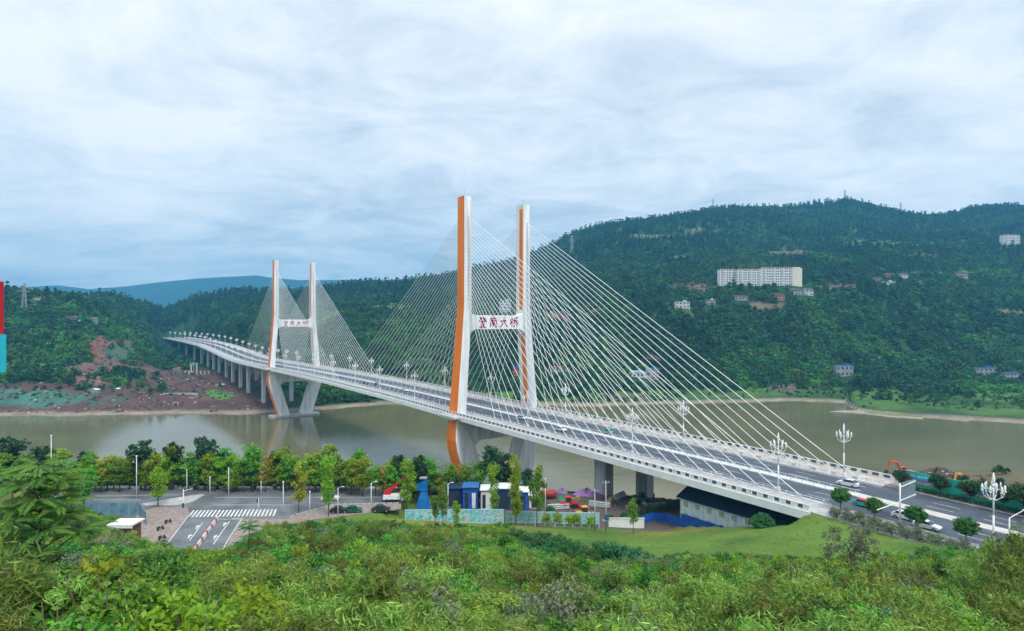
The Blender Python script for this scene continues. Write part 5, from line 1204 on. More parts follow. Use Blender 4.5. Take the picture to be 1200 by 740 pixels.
# cyan billboards and painted hoarding in front of the works
def billboard(x0, x1, y0, y1, Y, label, fm, name='billboard', n_=3, seed=0):
    X0, X1 = (x0 - 600) / F * Y, (x1 - 600) / F * Y; W = X1 - X0; H = (y1 - y0) / F * Y; z = CAMZ - (y1 - Y0) / F * Y; o = thing(name, label, 'billboard', (X0, Y, z)); zg = min(-.5, gz((X0 + X1) / 2, Y) - z - .3)
    for k in range(n_):
        w_ = W / n_; pm_ = bpy.data.materials.new('poster_print'); pm_.use_nodes = True; t = pm_.node_tree; p = t.nodes['Principled BSDF']; g_ = N(t, 'ShaderNodeTexCoord')
        nn = noise(t, g_.outputs['Generated'], 3.4 + k + seed, 3, .5, 1.2)
        cols = [[(.05, .30, .26), (.25, .55, .50), (.10, .45, .62), (.55, .68, .66)], [(.04, .26, .42), (.10, .50, .60), (.5, .66, .7), (.45, .25, .3)], [(.05, .33, .12), (.12, .46, .5), (.55, .64, .6), (.62, .3, .34)]][(k + seed) % 3]
        t.links.new(ramp(t, nn, [(.33, cols[0]), (.46, cols[1]), (.56, cols[2]), (.68, cols[3])]), p.inputs['Base Color'])
        B().box((w_ * (k + .5), 0, H / 2), (w_ - .25, .1, H - .3)).build('poster', pm_, o)
    b = B()
    for zz in (.1, H - .1): b.box((W / 2, -.02, zz), (W, .16, .22))
    for k in range(n_ + 1): b.box((W * k / n_, 0, H / 2 + zg / 2), (.2, .18, H - zg))
    b.build('frame', fm, o)
fr_b = M('pale_blue_frame', (.35, .58, .68), .5, .06)
billboard(475, 522, 597.5, 612.5, 146.5, 'cyan-framed billboard left of the leafy sapling', fr_b, n_=4); billboard(524, 590, 597, 613.5, 146, 'long cyan-framed billboard right of the leafy sapling', fr_b, n_=5, seed=1); billboard(593, 650, 600, 613, 147, 'cyan painted hoarding under the yellow column tree', fr_b, 'hoarding', 5, 2); billboard(651, 702, 601, 614, 148.5, 'pale blue painted hoarding behind the young street trees', fr_b, 'hoarding', 5, 1)
# low white wall and utility poles
o = thing('low_wall', 'low white wall right of the two utility poles', 'wall', ((734 - 600) / F * 150, 150, CAMZ - (614.5 - Y0) / F * 150)); B().box((0, 0, .2), (9, .3, 2.4)).build('wall', white_wall, o); B().box((0, 0, 1.5), (9.2, .5, .16)).build('coping', pale_conc, o)
for x, yb, h, lb in ((697, 617, 10.4, 'wooden utility pole left of the bridge pier'), (710, 618, 12.6, 'utility pole with a transformer in front of the bridge pier')):
    X, Y = (x - 600) / F * 143, 143.0; o = thing('utility_pole', lb, 'utility pole', (X, Y, gz(X, Y)), R(10)); B().path([(0, 0, 0), (0, 0, h)], [.17, .11], 8).build('pole', grey_conc, o, True); B().box((0, 0, h - .5), (2.0, .1, .12)).build('crossarm', metal_g, o)
    for k in (-.8, 0, .8): B().tube((k, 0, h - .44), (k, 0, h - .1), .06, .04, 6).build('insulator', white_wall, o)
    if x > 700: B().box((.1, -.4, 3.9), (.9, .7, 1.2)).build('transformer', M('transformer_blue', (.05, .08, .2), .5), o); B().box((0, -.3, 3.1), (1.8, .9, .12)).build('platform', metal_g, o)
# two-storey site building under the bridge end
sb = thing('site_building', 'two-storey pale blue site building with a dark blue roof under the bridge end', 'building', (P0[0] - V[0] * 3.4, P0[1] - V[1] * 3.4, 0), TH)
pal = M('pale_blue_sheet', (.62, .76, .82), .5, .08, .5)
B().box((-8.6, -123.5, 27.8), (7.6, 28, 7.4)).build('wall', pal, sb)
B().prism([(-13.4, 31.4), (-8.6, 33.4), (-3.8, 31.4), (-3.8, 31.55), (-8.6, 33.6), (-13.4, 31.55)], -138.2, -108.8, 'y').build('roof', navy_roof, sb)
B().box((-12.52, -123.5, 25.0), (.2, 28.1, 1.7)).build('plinth', blue_p, sb)
wmm = B().box((0, 0, 0), (.1, 1.25, 1.25)).mesh('window', M('curtained_window', (.36, .36, .22), .4, .2, 1.0)); wfr = B().box((0, 0, 0), (.08, 1.5, .12)).mesh('window_frame', white_wall); rib = B().box((-12.46, 0, 28.6), (.09, .1, 5.5)).mesh('panel_joint', white_wall)
for k in range(8):
    for z in (26.9, 30.0):
        if (k, z) in ((3, 26.9), (6, 26.9)): continue
        q = link('window', wmm, sb); q.location = (-12.44, -111.2 - k * 3.5, z); q2 = link('window_frame', wfr, q); q2.location = (-.02, 0, -.68)
for k in range(17): q = link('panel_joint', rib, sb); q.location = (0, -109.5 - k * 1.75, 0)
B().box((-12.48, -121.7, 26.4), (.1, 1.0, 2.1)).build('door', metal_d, sb); B().box((-12.48, -132.2, 26.4), (.1, 1.0, 2.1)).build('door', metal_d, sb)
bf = thing('sheet_fence', 'bright blue corrugated fence curving in front of the site building', 'fence')
fpt = [gp(748, 612, 25.6), gp(764, 606.5, 25.4), bw(-17.0, -106), bw(-17.2, -122), bw(-17.2, -140)]
prof = []
for k in range(9): prof += [(-1.2 + k * .3, .05 * (k % 2))]
pnl = B().add([(x, y, z) for z in (0, 2.5) for x, y in prof], [(k, k + 1, 10 + k, 9 + k) for k in range(8)]).mesh('panel', blue_p)
for (a, c) in zip(fpt, fpt[1:]):
    L = math.hypot(c[0] - a[0], c[1] - a[1]); n_ = max(1, round(L / 2.4)); an = math.atan2(c[1] - a[1], c[0] - a[0])
    for k in range(n_):
        f = (k + .5) / n_; X, Y = a[0] + (c[0] - a[0]) * f, a[1] + (c[1] - a[1]) * f; q = link('panel', pnl, bf); q.location = (X, Y, gz(X, Y) - .15); q.rotation_euler = (0, 0, an); q.scale = (L / n_ / 2.4, 1, 1.45 if Y < 158 and X > 44 else 1)
        q = B().box((0, .15, 1.2), (.12, .12, 2.6)).build('post', metal_g, bf); q.location = (a[0] + (c[0] - a[0]) * k / n_, a[1] + (c[1] - a[1]) * k / n_, gz(X, Y) - .15); q.rotation_euler = (0, 0, an)
# pylon sign cut by the left edge
o = thing('pylon_sign', 'tall red and cyan sign board cut off by the left edge of the photo', 'sign', (-27.6, 31, 0)); zt_, zm_, zb_ = CAMZ + 50 / F * 31, CAMZ - 12 / F * 31, CAMZ - 57 / F * 31
B().box((.0, 0, (zt_ + zm_) / 2), (1.7, .35, zt_ - zm_)).build('red_panel', red_p, o); B().box((.05, 0, (zm_ + zb_) / 2), (1.8, .4, zm_ - zb_ - .02)).build('cyan_panel', cyan_p, o); B().box((-.2, 0, (zb_ + 57) / 2), (.3, .3, zb_ - 57)).build('post', metal_w, o); B().box((.80, -.24, (zt_ + zb_) / 2), (.1, .06, zt_ - zb_ + .1)).build('edge_trim', metal_w, o)

# broken earth, stones and planks over the far earthworks
n_ = 2600
Y = np.sqrt(rng.random(n_) * (720 ** 2 - 500 ** 2) + 500 ** 2); x = rng.uniform(-20, 330, n_); X = (x - 600) / F * Y; z = far_z(X, Y)
keep = (bare_at(X, Y) > .5) & (z > 1.0) & (fbm(X, Y, 20, 3, 95) > -.12)
k_ = rng.choice([0, 0, 0, 0, 0, 1, 2, 0, 2, 3], n_)
scatter('earthworks_rubble', np.stack([X, Y, z - .2], 1)[keep], rng.uniform(.6, 3.2, keep.sum()) * np.where(k_[keep] == 3, .5, 1), rng.random(keep.sum()) * 6.28, k_[keep], [B().loft([[(-.7, -.5, -.2), (.6, -.6, -.2), (.7, .5, -.2), (-.5, .6, -.2)], [(-.35, -.2, .35), (.25, -.3, .45), (.3, .2, .4), (-.2, .3, .3)]]).mesh('clod', mt) for mt in (M('dark_red_earth', (.075, .040, .034), .95, .2, .6), M('bank_stone', (.20, .18, .17), .9, .2, 1.0), M('red_earth', (.105, .055, .044), .95, .2, .6), pale_conc)])
# far bank works under the viaduct
def far_place(x, y): return ray(x, y, 470, 900)
for k in range(7):
    X, Y, Z = far_place(217 + k * 4.6, 438.5 + (k % 2) * .6); o = thing('concrete_column', 'short pale column stub on the earthworks under the viaduct, %s from left' % ORD[k], 'column', (X, Y, Z - .5), 0, 'column stubs under the far viaduct'); B().tube((0, 0, 0), (0, 0, 3.6), .7, .7, 8).build('shaft', pale_conc, o); B().box((0, 0, 3.7), (1.9, 1.9, .5)).build('cap', pale_conc, o)
for k, (x, y, h) in enumerate(((224, 437, 11), (230.5, 437, 12), (227, 434, 9))):
    X, Y, Z = far_place(x, y); o = thing('concrete_column', 'tall slim new column beside the viaduct piers, %s from left' % ORD[k], 'column', (X, Y, Z - .5), 0, 'tall new columns beside the viaduct'); B().tube((0, 0, 0), (0, 0, h), .8, .8, 8).build('shaft', pale_conc, o); B().box((0, 0, h), (2.2, 2.2, .8)).build('cap', pale_conc, o)
for x, y, w_, h, lb in ((110, 459.5, 13, 3.6, 'long white tarpaulin shelter on the left river bank'), (137, 458, 6, 2.2, 'small white shelter right of the long one on the left bank'), (188, 452, 6, 3.2, 'white slab shelter on the red earth below the viaduct'), (208, 434, 9, 3, 'orange-roofed works shelter by the column stubs'), (258, 453, 9, 2.4, 'white works shelter by the bright grass patch')):
    X, Y, Z = far_place(x, y); W, H = w_ * Y / F, h * Y / F; o = thing('works_shelter', lb, 'shelter', (X, Y, Z), 0); rm = mach_o if 'orange' in lb else white_wall
    B().prism([(-W / 2, H * .7), (0, H), (W / 2, H * .7), (W / 2, H * .8), (0, H + .3), (-W / 2, H * .8)], -2.5, 2.5, 'y').build('roof', rm, o); B().box((0, 0, H * .35 - .5), (W * .92, 4.4, H * .7 + 1)).build('wall', grey_wall, o)
X, Y, Z = far_place(211, 463); o = thing('retaining_wall', 'low grey retaining wall across the red earthworks', 'wall', (X, Y, Z - 1)); B().box((0, 0, 1), (33, .8, 2.6)).build('wall', grey_conc, o); B().box((0, 0, 2.4), (33.4, 1.2, .3)).build('coping', pale_conc, o)
X, Y, Z = far_place(206, 475.5); o = thing('culvert', 'square dark culvert mouth low on the red bank', 'culvert', (X, Y - .5, Z - .5)); B().box((0, .6, 1.6), (4.6, 1, 3.2)).build('headwall', grey_conc, o); B().box((0, .06, 1.5), (3.4, .1, 2.4)).build('opening', metal_d, o)

# ------------------------------------------------------------------ trees along the near river side
KINDS = {}
for nm, mt, shp, ncl, per, lf, asp in (('y', lf_yel, 'column', 46, 42, .52, .5), ('g', lf_grn, 'ellipsoid', 46, 42, .52, .55), ('o', lf_org, 'column', 44, 40, .5, .5), ('d', lf_drk, 'ellipsoid', 46, 40, .6, .6)):
    for v in range(3): KINDS[nm, v] = (trunk_mesh('trunk', 8.0, .16, bark_d if nm == 'd' else bark_m, 6, 1.3, 7.4, seed=20 + v), crown('crown', mt, 2.0, 7.2, 2.6, ncl, per, lf, .95, shp, asp, seed=100 + v * 7 + ord(nm)))
ROW = [(12, 509, 562, 'd', 30), (2, 530, 566, 'g', 24), (30, 532, 566, 'g', 22), (45, 521, 560, 'd', 20), (56, 522, 562, 'd', 16), (72, 527, 566, 'y', 24), (88, 540, 568, 'g', 20), (100, 528, 562, 'd', 16), (112, 540, 572, 'g', 22), (126, 535, 575, 'o', 24), (140, 537, 577, 'g', 22), (152, 532, 574, 'y', 20), (165, 514, 574, 'd', 28), (176, 540, 574, 'y', 20), (185, 548, 594, 'y', 19), (203, 516, 574, 'd', 22), (192, 540, 574, 'g', 18), (221, 530, 575, 'g', 22), (240, 509, 574, 'd', 28), (233, 538, 576, 'g', 18), (252, 537, 576, 'y', 20), (262, 527, 572, 'd', 16), (273, 535, 576, 'y', 20), (286, 538, 577, 'g', 18), (296, 520, 577, 'g', 28), (311, 536, 577, 'o', 19), (321, 530, 573, 'd', 16), (336, 534, 577, 'g', 20), (350, 549, 602, 'o', 18), (362, 533, 578, 'y', 24), (376, 540, 578, 'g', 18), (385, 535, 606, 'y', 20), (400, 540, 578, 'g', 20), (412, 538, 580, 'y', 20), (425, 537, 582, 'y', 24), (440, 546, 581, 'g', 20), (449, 547, 582, 'o', 16), (467, 532, 579, 'd', 18), (458, 545, 582, 'g', 18), (477, 540, 590, 'y', 18), (492, 533, 580, 'd', 18), (505, 537, 574, 'g', 20), (515, 554, 574, 'o', 15), (524, 542, 573, 'g', 18), (534, 548, 573, 'g', 18), (546, 544, 573, 'g', 22), (560, 540, 573, 'g', 20), (575, 524, 571, 'd', 30), (592, 529, 571, 'd', 24), (579, 545, 596, 'y', 15), (604, 535, 602, 'o', 15), (605, 550, 603, 'y', 15), (617, 548, 573, 'd', 15), (629, 544, 606, 'g', 19), (519, 566, 622, 'g', 13), (510, 580, 618, 'g', 10), (534, 588, 622, 'y', 10), (742, 585, 611, 'g', 13)]
for k_ in range(64):
    x_r = rng.uniform(100, 500); ROW.append((x_r, rng.uniform(522, 552), rng.uniform(570, 577), 'gygyy'[int(rng.integers(0, 5))], rng.uniform(17, 23)))
for x_r, t_, b_, k_, w_r in ((-12, 540, 588, 'g', 30), (14, 548, 590, 'g', 24), (36, 552, 592, 'y', 22), (60, 553, 594, 'g', 24), (82, 556, 592, 'y', 20), (98, 548, 600, 'g', 24), (84, 552, 604, 'y', 22), (118, 556, 577, 'g', 18), (-30, 545, 590, 'y', 30)): ROW.append((x_r, t_, b_, k_, w_r))
KN = {'y': 'slender yellow-green tree', 'g': 'fresh green tree', 'o': 'ochre-tinged tree', 'd': 'dark tall tree'}
ORDER = []
for i, (x, yt, yb, k, wp) in enumerate(ROW):
    Y = (CAMZ - ZS) * F / (yb - Y0)
    X = (x - 600) / F * Y; zg = gz(X, Y); ztop = CAMZ - (yt - Y0) / F * Y; H = ztop - zg; W = wp / F * Y
    o = thing('tree', KN[k], 'tree', (X, Y, zg), i * 2.4, 'trees along the near river side'); o.scale = (W / 4.2, W / 4.2, H / 9.9)
    tm, cm = KINDS[k, i % 3]; link('trunk', tm, o); link('crown', cm, o)
    reg = 'at far left' if x < 110 else 'left of the square' if x < 190 else 'behind the crosswalk' if x < 300 else 'along the street' if x < 400 else 'left of the red crane truck' if x < 460 else 'around the blue hopper' if x < 512 else 'in front of the blue sheds' if x < 570 else 'beside the near tower base' if x < 640 else 'left of the blue fence'
    ORDER.append((x, o, KN[k] + ' ' + reg))
order_labels(ORDER)
yt_ = crown('crown', lf_yel, 1.0, 2.6, 1.2, 26, 34, .3, .5, 'ellipsoid', .55, seed=61); yk = trunk_mesh('trunk', 2.6, .07, bark_m, 4, .6, seed=61)
for i, (x, yb) in enumerate(((640, 612), (653, 613), (668, 613), (676, 612), (693, 613))):
    Y = 144.0; X = (x - 600) / F * Y; o = thing('young_tree', 'young yellow-green street tree before the pale hoarding, %s from left' % ORD[i], 'tree', (X, Y, gz(X, Y)), i, 'young street trees'); o.scale = (1.1, 1.1, 1.15 + .1 * (i % 2)); link('trunk', yk, o); link('crown', yt_, o)
# hedge bank behind the street
pts = []
for x in np.arange(20, 640, 3.2):
    for Yb in (171, 174, 178, 183, 188): Xb = (x + rng.uniform(-2, 2) - 600) / F * Yb; pts.append((Xb, Yb + rng.uniform(-1, 1), gz(Xb, Yb) - .2))
hp = [crown('bank_bush', mt, 1.2, 1.9, 0, 16, 26, .5, .6, 'dome', .6, seed=s_) for s_, mt in ((71, lf_drk), (72, lf_grn), (73, lf_round))]
scatter('riverside_undergrowth', pts, rng.uniform(.5, 1.15, len(pts)), rng.random(len(pts)) * 6.28, rng.integers(0, 3, len(pts)), hp)
pts = []
for k in range(420):
    w_, s = rng.uniform(24, 60), rng.uniform(-215, -60); X, Y = bw(w_, s); z = gz(X, Y)
    if z > 2 and fbm(np.array([X]), np.array([Y]), 12, 2, 91)[0] > .05: pts.append((X, Y, z - .2))
scatter('right_bank_scrub', pts, rng.uniform(.5, 1.3, len(pts)), rng.random(len(pts)) * 6.28, rng.integers(0, 3, len(pts)), hp)
bb_ = (trunk_mesh('stem', 2.0, .12, bark_d, 6, 1.6, seed=5), crown('foliage', lf_drk, 3.2, 3.4, .4, 44, 40, .45, .8, 'dome', .5, seed=77))
for x, y, Yd, sc_, lb in ((1012, 553, 182, .55, 'dark bush on the sandy strip just left of the orange-red excavator'), (1095, 553, 186, 1.15, 'large dark spreading bush behind the teal hoarding'), (972, 547, 186, .5, 'small dark bush behind the cable ends'), (893, 613, 127, .82, 'round green bush against the site building'), (1128, 545, 200, .6, 'low bush behind the rubble heap'), (1175, 556, 196, .8, 'green bush on the bank above the right spoil heap')):
    X = (x - 600) / F * Yd; o = thing('bush', lb, 'bush', (X, Yd, 0), x, None)
    if x == 893: o.location = (X, Yd, gz(X, Yd)); o.scale = (sc_,) * 3
    else:
        at_px(o, x, y, x); o.scale = (sc_ * o.location.y / Yd,) * 3
    link('stem', bb_[0], o); link('foliage', bb_[1] if x != 893 else crown('foliage', lf_deep, 3.2, 3.4, .2, 130, 70, .42, .7, 'dome', .6, seed=78), o)

# ------------------------------------------------------------------ foreground slope
LX = [-80, 0, 105, 140, 176, 194, 270, 300, 360, 430, 480, 590, 625, 700, 800, 900, 1000, 1060, 1100, 1140, 1165, 1200, 1300]
LY = [572, 580, 594, 612, 618, 640, 638, 614, 607, 604, 612, 618, 640, 655, 646, 648, 655, 645, 652, 652, 640, 622, 610]
def ok_top(X, Y, h):
    x, y = px(X, Y, gz(X, Y) + h)
    if Y < 16 and y < 690: return False
    return y >= np.interp(x, LX, LY) + rng.uniform(-3, 9)
def stem_mesh(h, seed, n_=6, mt=bark_m):
    q = random.Random(seed); b = B()
    for k in range(n_):
        a = q.uniform(0, 6.28); r = q.uniform(.2, .7) * h * .5; b.path([(0, 0, -.2), (math.cos(a) * r * .5, math.sin(a) * r * .5, h * .5), (math.cos(a) * r, math.sin(a) * r, h * q.uniform(.75, 1.05))], [.035, .022, .008], 4)
    return b.mesh('stem', mt, True)
def blades(name, mt, n_, L, seed, r=.5):
    q = np.random.default_rng(seed); vs = []; P = []; D = []; NN = []; LL = []; TT = []
    for k in range(n_):
        a, t0 = q.random() * 6.283, q.random(); rr = r * math.sqrt(q.random()); p_ = np.array([math.cos(a) * rr, math.sin(a) * rr, 0]); l = L * (.6 + .6 * q.random()); el = 1.35 - .25 * q.random(); n3 = 4
        for j in range(n3):
            d = np.array([math.cos(a) * math.cos(el), math.sin(a) * math.cos(el), math.sin(el)]); sgl = l / n3; P.append(p_ + d * sgl / 2); D.append(d); NN.append(np.array([-math.cos(a) * math.sin(el), -math.sin(a) * math.sin(el), math.cos(el)])); LL.append(sgl * 1.25); TT.append(t0); p_ = p_ + d * sgl; el -= .35 + .4 * q.random()
    return leaf_quads(np.array(P), np.array(D), np.array(NN), np.array(LL), .045, np.array(TT), mt, name)
SH = []
for s_ in range(3): SH.append(('feathery', crown('foliage', lf_feath, 1.35, 2.7, .25, 46, 120, .22, .44, 'dome', .16, .5, seed=200 + s_), stem_mesh(2.6, s_, 7)))
for s_ in range(3): SH.append(('broad-leaved', crown('foliage', lf_broad, 1.25, 2.3, .2, 42, 100, .16, .42, 'dome', .5, .3, seed=210 + s_), stem_mesh(2.2, s_ + 5)))
SH.append(('deep green', crown('foliage', lf_deep, 1.4, 2.1, .1, 64, 44, .2, .45, 'dome', .5, .2, seed=220), stem_mesh(2.0, 9)))
SH.append(('grey-green', crown('foliage', lf_grey, 1.2, 2.4, .3, 50, 36, .16, .45, 'dome', .45, .1, seed=221), stem_mesh(2.4, 10, 9, bark_d)))
SH.append(('yellow-green', crown('foliage', lf_yel, 1.1, 2.2, .2, 54, 38, .2, .42, 'dome', .45, .25, seed=222), stem_mesh(2.1, 11)))
SH.append(('long-bladed grass', blades('blades', lf_grass, 170, 1.5, 5, .7), None))
SH.append(('long-bladed grass', blades('blades', lf_feath, 150, 1.8, 6, .6), None))
HGT = [2.9, 2.9, 2.9, 2.5, 2.5, 2.5, 2.1, 2.6, 2.3, 1.2, 1.5]
def kind_at(X, Y):
    x, y = px(X, Y, gz(X, Y)); n_ = fbm(np.array([X]), np.array([Y]), 9, 3, 101)[0]
    r = rng.random()
    if x < 260: pool = [3, 4, 5, 9, 9, 8, 6, 7, 0] if n_ > -.1 else [9, 3, 4, 8, 10]
    elif x < 560: pool = [0, 1, 2, 3, 8, 10, 7] if n_ > 0 else [6, 1, 3, 4, 5, 6, 9]
    elif x < 780: pool = [0, 1, 3, 4, 8, 9, 10] if n_ > 0 else [6, 3, 4, 0, 2, 7]
    else: pool = [0, 1, 2, 0, 8, 10, 3] if n_ > -.02 else [6, 2, 7, 4, 5, 6]
    return pool[int(r * len(pool))]
indiv = 0; ORDER = []; P_, S_, Z_, I_ = [], [], [], []
cells = {}
for tr_ in range(42000):
    Y = math.sqrt(rng.random() * (145 ** 2 - 11 ** 2) + 11 ** 2); x = rng.uniform(-60, 1260); X = (x - 600) / F * Y
    k = kind_at(X, Y)
    if k == 7 and Y < 26: k = 3
    f = (.75 + 1.45 * rng.random() ** 1.9) * (1.0 if Y > 30 else .8)
    if Y > 105: f *= rng.uniform(.35, 1.0)
    cs_ = 1.9 if f > 1.1 else 1.4 if f > .6 else .9
    ck = (int(X / cs_), int(Y / cs_), cs_)
    if ck in cells or not ok_top(X, Y, HGT[k] * f): continue
    w_, s = ws(X, Y)
    if s < S0 + 4 and w_ > -22.5 or (s < -95 and w_ > -18): continue
    if X < -48 and Y > 103 and X + (Y - 126) * .27 > -90 and X + (Y - 126) * .27 < -53: continue
    if (Y > 134 and -86 < X < -28) or Y > 144 or (Y > 141.5 and X > -34): continue
    cells[ck] = 1
    P_.append((X, Y, gz(X, Y) - .12)); S_.append(f); Z_.append(rng.random() * 6.28); I_.append(k)
od = np.argsort([p[1] for p in P_])
take = set(od[:125].tolist())
for i in sorted(take):
    nm, fm, sm = SH[I_[i]]; x, y = px(*P_[i])
    o = thing('grass_clump' if sm is None else 'shrub', nm, 'grass clump' if sm is None else 'shrub', P_[i], Z_[i], 'shrubs and grass clumps on the near slope'); o.scale = (S_[i],) * 3
    link('blades' if sm is None else 'foliage', fm, o)
    if sm: link('stem', sm, o)
    reg = 'lower left corner' if x < 150 else 'bottom edge left of centre' if x < 380 else 'bottom edge centre left' if x < 540 else 'bottom edge centre' if x < 680 else 'bottom edge centre right' if x < 860 else 'bottom edge right of centre' if x < 1040 else 'lower right corner'
    row = 'front row' if P_[i][1] < 22 else 'second row' if P_[i][1] < 28 else 'back row'
    ORDER.append((x, o, '%s %sat the %s, %s' % (nm, 'clump ' if sm is None else 'shrub ', reg, row)))
order_labels(ORDER)
rest = [i for i in range(len(P_)) if i not in take]
def sub(l): return [l[i] for i in rest]
scatter('hillside_scrub', sub(P_), sub(S_), sub(Z_), sub(I_), [a[1] for a in SH])
ORDER = []
for x in np.arange(196, 1150, 6.5):
    if 282 < x < 300: continue
    lim = np.interp(x, LX, LY) + rng.uniform(0, 12)
    for t_ in range(8):
        Y = rng.uniform(70, 126) if x < 640 else rng.uniform(60, 100); X = (x - 600) / F * Y; k = int(rng.choice([0, 1, 2, 3, 4, 5, 8])); zg = gz(X, Y); f = (CAMZ - (lim - Y0) / F * Y - zg) / HGT[k]; w_, s = ws(X, Y); xi = X + (Y - 126) * .27
        if .6 < f < 2.5 and not (s < S0 + 4 and w_ > -23.5) and not (Y > 101 and -92 < xi < -51):
            o = thing('shrub', 's', 'shrub', (X, Y, zg - .1), x, 'tall shrubs along the upper edge of the scrub'); fw = min(f, 1.5); o.scale = (fw, fw, f); link('foliage', SH[k][1], o); link('stem', SH[k][2], o)
            ORDER.append((x, o, 'tall %s shrub on upper scrub edge %s' % (SH[k][0], 'left of the corner' if x < 282 else 'below the street' if x < 460 else 'below the billboards' if x < 640 else 'below the lawn' if x < 980 else 'below the road')))
            break
order_labels(ORDER)
# low ground cover between the shrubs and on the lawn
n_ = 16000
Y = np.sqrt(rng.random(n_) * (150 ** 2 - 14 ** 2) + 14 ** 2); x = rng.uniform(-60, 1260, n_); X = (x - 600) / F * Y; z = ground(X, Y); w_, s = ws(X, Y)
xi = X + (Y - 126) * .27
keep = ~((s < S0 + 4) & (w_ > -22)) & ~((s < -92) & (w_ > -17)) & ~((X < -5) & (Y > 136)) & ~((xi > -93) & (xi < -50) & (Y > 101)) & ~((X > -22) & (X < 45) & (Y > 143))
lawn = (x > 600) & (Y > 96); keep &= ~lawn | (rng.random(n_) < .5)
gcv = [blades('cover', lf_grass, 60, .55, 31, .6), blades('cover', lf_feath, 50, .6, 32, .6), crown('cover', lf_broad, .6, .7, 0, 14, 26, .15, .3, 'dome', .5, seed=33)]
lawn_ = lawn[keep]
scatter('ground_cover', np.stack([X, Y, z - .03], 1)[keep], np.where(lawn_, rng.uniform(.25, .55, keep.sum()), rng.uniform(.7, 1.5, keep.sum())), rng.random(keep.sum()) * 6.28, np.where(lawn_, rng.integers(0, 2, keep.sum()), rng.integers(0, 3, keep.sum())), gcv)
# dark green thicket below the hoarding
ORDER = []
for i, (x, y, f) in enumerate(((592, 638, 1.7), (606, 632, 1.9), (622, 640, 2.0), (636, 633, 1.9), (648, 642, 2.0), (662, 645, 1.7), (676, 650, 1.6), (690, 655, 1.5), (706, 652, 1.9), (722, 654, 2.1), (740, 656, 1.8), (758, 662, 1.5), (615, 650, 1.5), (640, 655, 1.5))):
    Yd = 118 - (y - 632) * .9; X = (x - 600) / F * Yd; o = thing('shrub', 's', 'shrub', (X, Yd, gz(X, Yd) - .1), i, 'deep green thicket below the hoarding'); o.scale = (f, f, f * .95); link('foliage', SH[6][1], o); link('stem', SH[6][2], o); ORDER.append((x, o, 'dense deep green shrub in the thicket below the hoarding'))
order_labels(ORDER)
# silvery hedge shrubs along the near pavement
ORDER = []
for i in range(38):
    s = -149.5 - i * .82; w_ = -18.4 - (i % 3) * 1.0; X, Y = bw(w_, s); o = thing('shrub', 's', 'shrub', (X, Y, gz(X, Y) if w_ < -20.5 else deck_z(s) + .1), i, 'silvery shrubs along the near pavement'); f = .78 + .13 * (i % 4); o.scale = (f, f, f * .9); link('foliage', SH[7][1], o); link('stem', SH[7][2], o); ORDER.append((px(X, Y, 38)[0], o, 'silvery grey-green shrub along the near pavement'))
order_labels(ORDER)
# slender grey-leaved tree on the lawn edge
gt = (trunk_mesh('trunk', 5.0, .12, bark_d, 9, 2.4, seed=15), crown('crown', lf_grey, 3.4, 5.4, 1.6, 70, 46, .26, .7, 'ellipsoid', .5, seed=55))
Yd = 72.0; X = (1000 - 600) / F * Yd; o = thing('tree', 'loose grey-leaved tree on the lawn edge below the sign gantry', 'tree', (X, Yd, gz(X, Yd)), .4); o.scale = (1.0, 1.0, 1.0); link('trunk', gt[0], o); link('crown', gt[1], o); f = (CAMZ - (606 - Y0) / F * Yd - gz(X, Yd)) / 7.2; o.scale = (.95, .95, f)
# tall feathery clumps at the right edge
ORDER = []
for i, (x, yt, Yd) in enumerate(((1158, 632, 58), (1178, 618, 54), (1196, 612, 50), (1212, 606, 48), (1186, 640, 44), (1140, 650, 52))):
    X = (x - 600) / F * Yd; zg = gz(X, Yd); f = (CAMZ - (yt - Y0) / F * Yd - zg) / 2.95; o = thing('shrub', 's', 'shrub', (X, Yd, zg), i * 1.1, 'tall pale feathery shrubs at the right edge'); o.scale = (min(f, 2.0), min(f, 2.0), f); link('foliage', SH[i % 3][1], o); link('stem', SH[i % 3][2], o); ORDER.append((x, o, 'tall pale feathery shrub at the right edge below the lamp post'))
order_labels(ORDER)
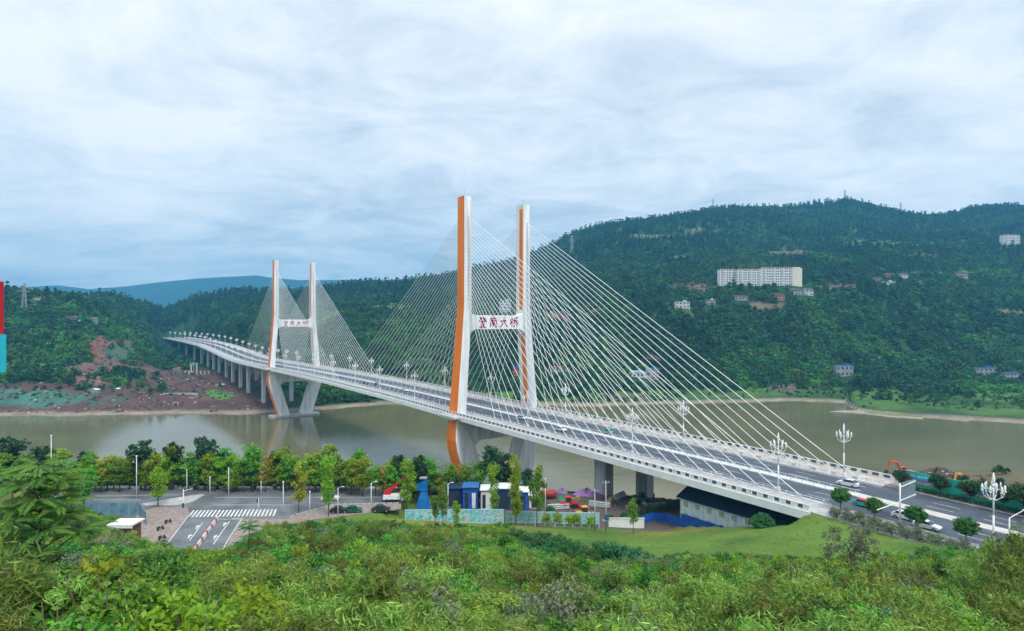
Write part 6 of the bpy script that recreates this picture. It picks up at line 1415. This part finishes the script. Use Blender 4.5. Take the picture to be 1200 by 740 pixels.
# tree with compound leaves at left
def compound_tree(x, Yd, ytop, label, seed=0, ros=9, per=8, L0_=.62, depth=1.5, wide=.95):
    q = random.Random(seed); X = (x - 600) / F * Yd; zg = gz(X, Yd); H = CAMZ - (ytop - Y0) / F * Yd - zg
    o = thing('tree_of_heaven', label, 'tree', (X, Yd, zg))
    b = B(); k_ = wide
    b.path([(0, 0, -.3), (.05, .03, (H - depth) * .55), (-.03, 0, H - depth), (.04, .02, H - .12)], [.075, .06, .045, .018], 7)
    P, D, NN, LL, TT = [], [], [], [], []
    for r_ in range(ros):
        f = r_ / max(1, ros - 1); a0 = r_ * 2.399 + seed; rad = wide * (.15 + .55 * f) * q.uniform(.7, 1.2) if r_ else 0; zc_ = H - .1 - depth * f * q.uniform(.8, 1.1)
        c = np.array([math.cos(a0) * rad, math.sin(a0) * rad, zc_]); z0 = min(H - .15, zc_ - rad * .55)
        if r_: b.path([(0, 0, z0), (c[0] * .5, c[1] * .5, z0 + (zc_ - z0) * .6), tuple(c)], [.03, .022, .014], 5)
        for k in range(per):
            a = a0 + k * 6.283 / per + q.uniform(-.3, .3); L = L0_ * q.uniform(.65, 1.15); el = q.uniform(.05, .55); tint = q.random(); p_ = c.copy(); prev = tuple(p_); nseg = 16
            for j in range(nseg):
                d = np.array([math.cos(a) * math.cos(el), math.sin(a) * math.cos(el), math.sin(el)]); p_ = p_ + d * L / nseg; el -= .05
                if j > 1:
                    sd = np.array([-math.sin(a), math.cos(a), 0])
                    for sg in (-1, 1):
                        ld = unit(sd * sg * .85 + d * .3 + np.array([0, 0, -.55 + q.uniform(-.15, .15)])); l = L0_ * .21 * (1.1 - abs(j - 7) * .055); P.append(p_ + ld * l * .5); D.append(ld); NN.append(unit(np.cross(ld, d) * sg + np.array([0, 0, .2]))); LL.append(l); TT.append(tint * .6 + .4 * q.random())
                if j % 5 == 4: b.tube(prev, tuple(p_), .005, .003, 4); prev = tuple(p_)
    b.build('trunk', bark_d, o, True)
    link('leaves', leaf_quads(np.array(P), np.array(D), np.array(NN), np.array(LL), np.array(LL) * .36, np.array(TT), lf_ail, 'leaves'), o)
compound_tree(47, 20, 541, 'tall thin tree with long feather-like leaves in front at left', 1, 22, 9, .98, 3.0, 1.9)
compound_tree(2, 21.5, 592, 'lower feather-leaved tree at the left edge', 2, 14, 8, .95, 2.2, 1.5)
compound_tree(292, 60, 612, 'young feather-leaved tree by the street corner', 4, 7, 8, 1.1, 2.2, 1.4)
ORDER = []
for i, (x, Yd, f, k) in enumerate(((-10, 17.2, 1.25, 3), (14, 16.5, 1.15, 0), (40, 17.5, 1.3, 4), (62, 16.8, 1.2, 1), (86, 17.4, 1.15, 5), (112, 17, 1.1, 2), (138, 17.8, 1.05, 8), (28, 15, .95, 9), (74, 15, .95, 10))):
    X = (x - 600) / F * Yd; sm = SH[k][2]; o = thing('shrub' if sm else 'grass_clump', 's', 'shrub' if sm else 'grass clump', (X, Yd, gz(X, Yd) - .1), i * 1.3, 'shrubs at the foot of the left tree'); o.scale = (f,) * 3; link('foliage' if sm else 'blades', SH[k][1], o)
    if sm: link('stem', sm, o)
    ORDER.append((x, o, SH[k][0] + (' shrub' if sm else ' clump') + ' at the foot of the tall thin tree at left'))
order_labels(ORDER)
# bare dark branch
Yd = 30.0; X = (690 - 600) / F * Yd; zg = gz(X, Yd); o = thing('dead_shrub', 'dark bare forked branch standing out of the scrub right of centre', 'dead shrub', (X, Yd, zg)); b = B(); b.path([(0, 0, -.3), (.3, 0, 1.5), (.9, 0, 2.6), (1.4, 0, 3.1)], [.06, .05, .035, .015], 6).path([(.5, 0, 1.9), (.3, .1, 2.7), (.1, .1, 3.2)], [.035, .025, .01], 5).path([(.9, 0, 2.6), (1.0, .2, 3.3)], [.03, .01], 5); b.build('branch', bark_d, o, True)

# ------------------------------------------------------------------ air
hz_ = B().box((0, 2700, 296), (9600, 6400, 606)).build('haze', [], kind='stuff')
hz_.location.z = 0
hm_ = bpy.data.materials.new('haze'); hm_.use_nodes = True; t = hm_.node_tree; t.nodes.clear()
o_ = N(t, 'ShaderNodeOutputMaterial'); pv = N(t, 'ShaderNodeVolumePrincipled'); pv.inputs['Color'].default_value = (.13, .58, 1.0, 1); pv.inputs['Density'].default_value = 0.00017; pv.inputs['Anisotropy'].default_value = .2
t.links.new(pv.outputs[0], o_.inputs['Volume']); hz_.data.materials.append(hm_)
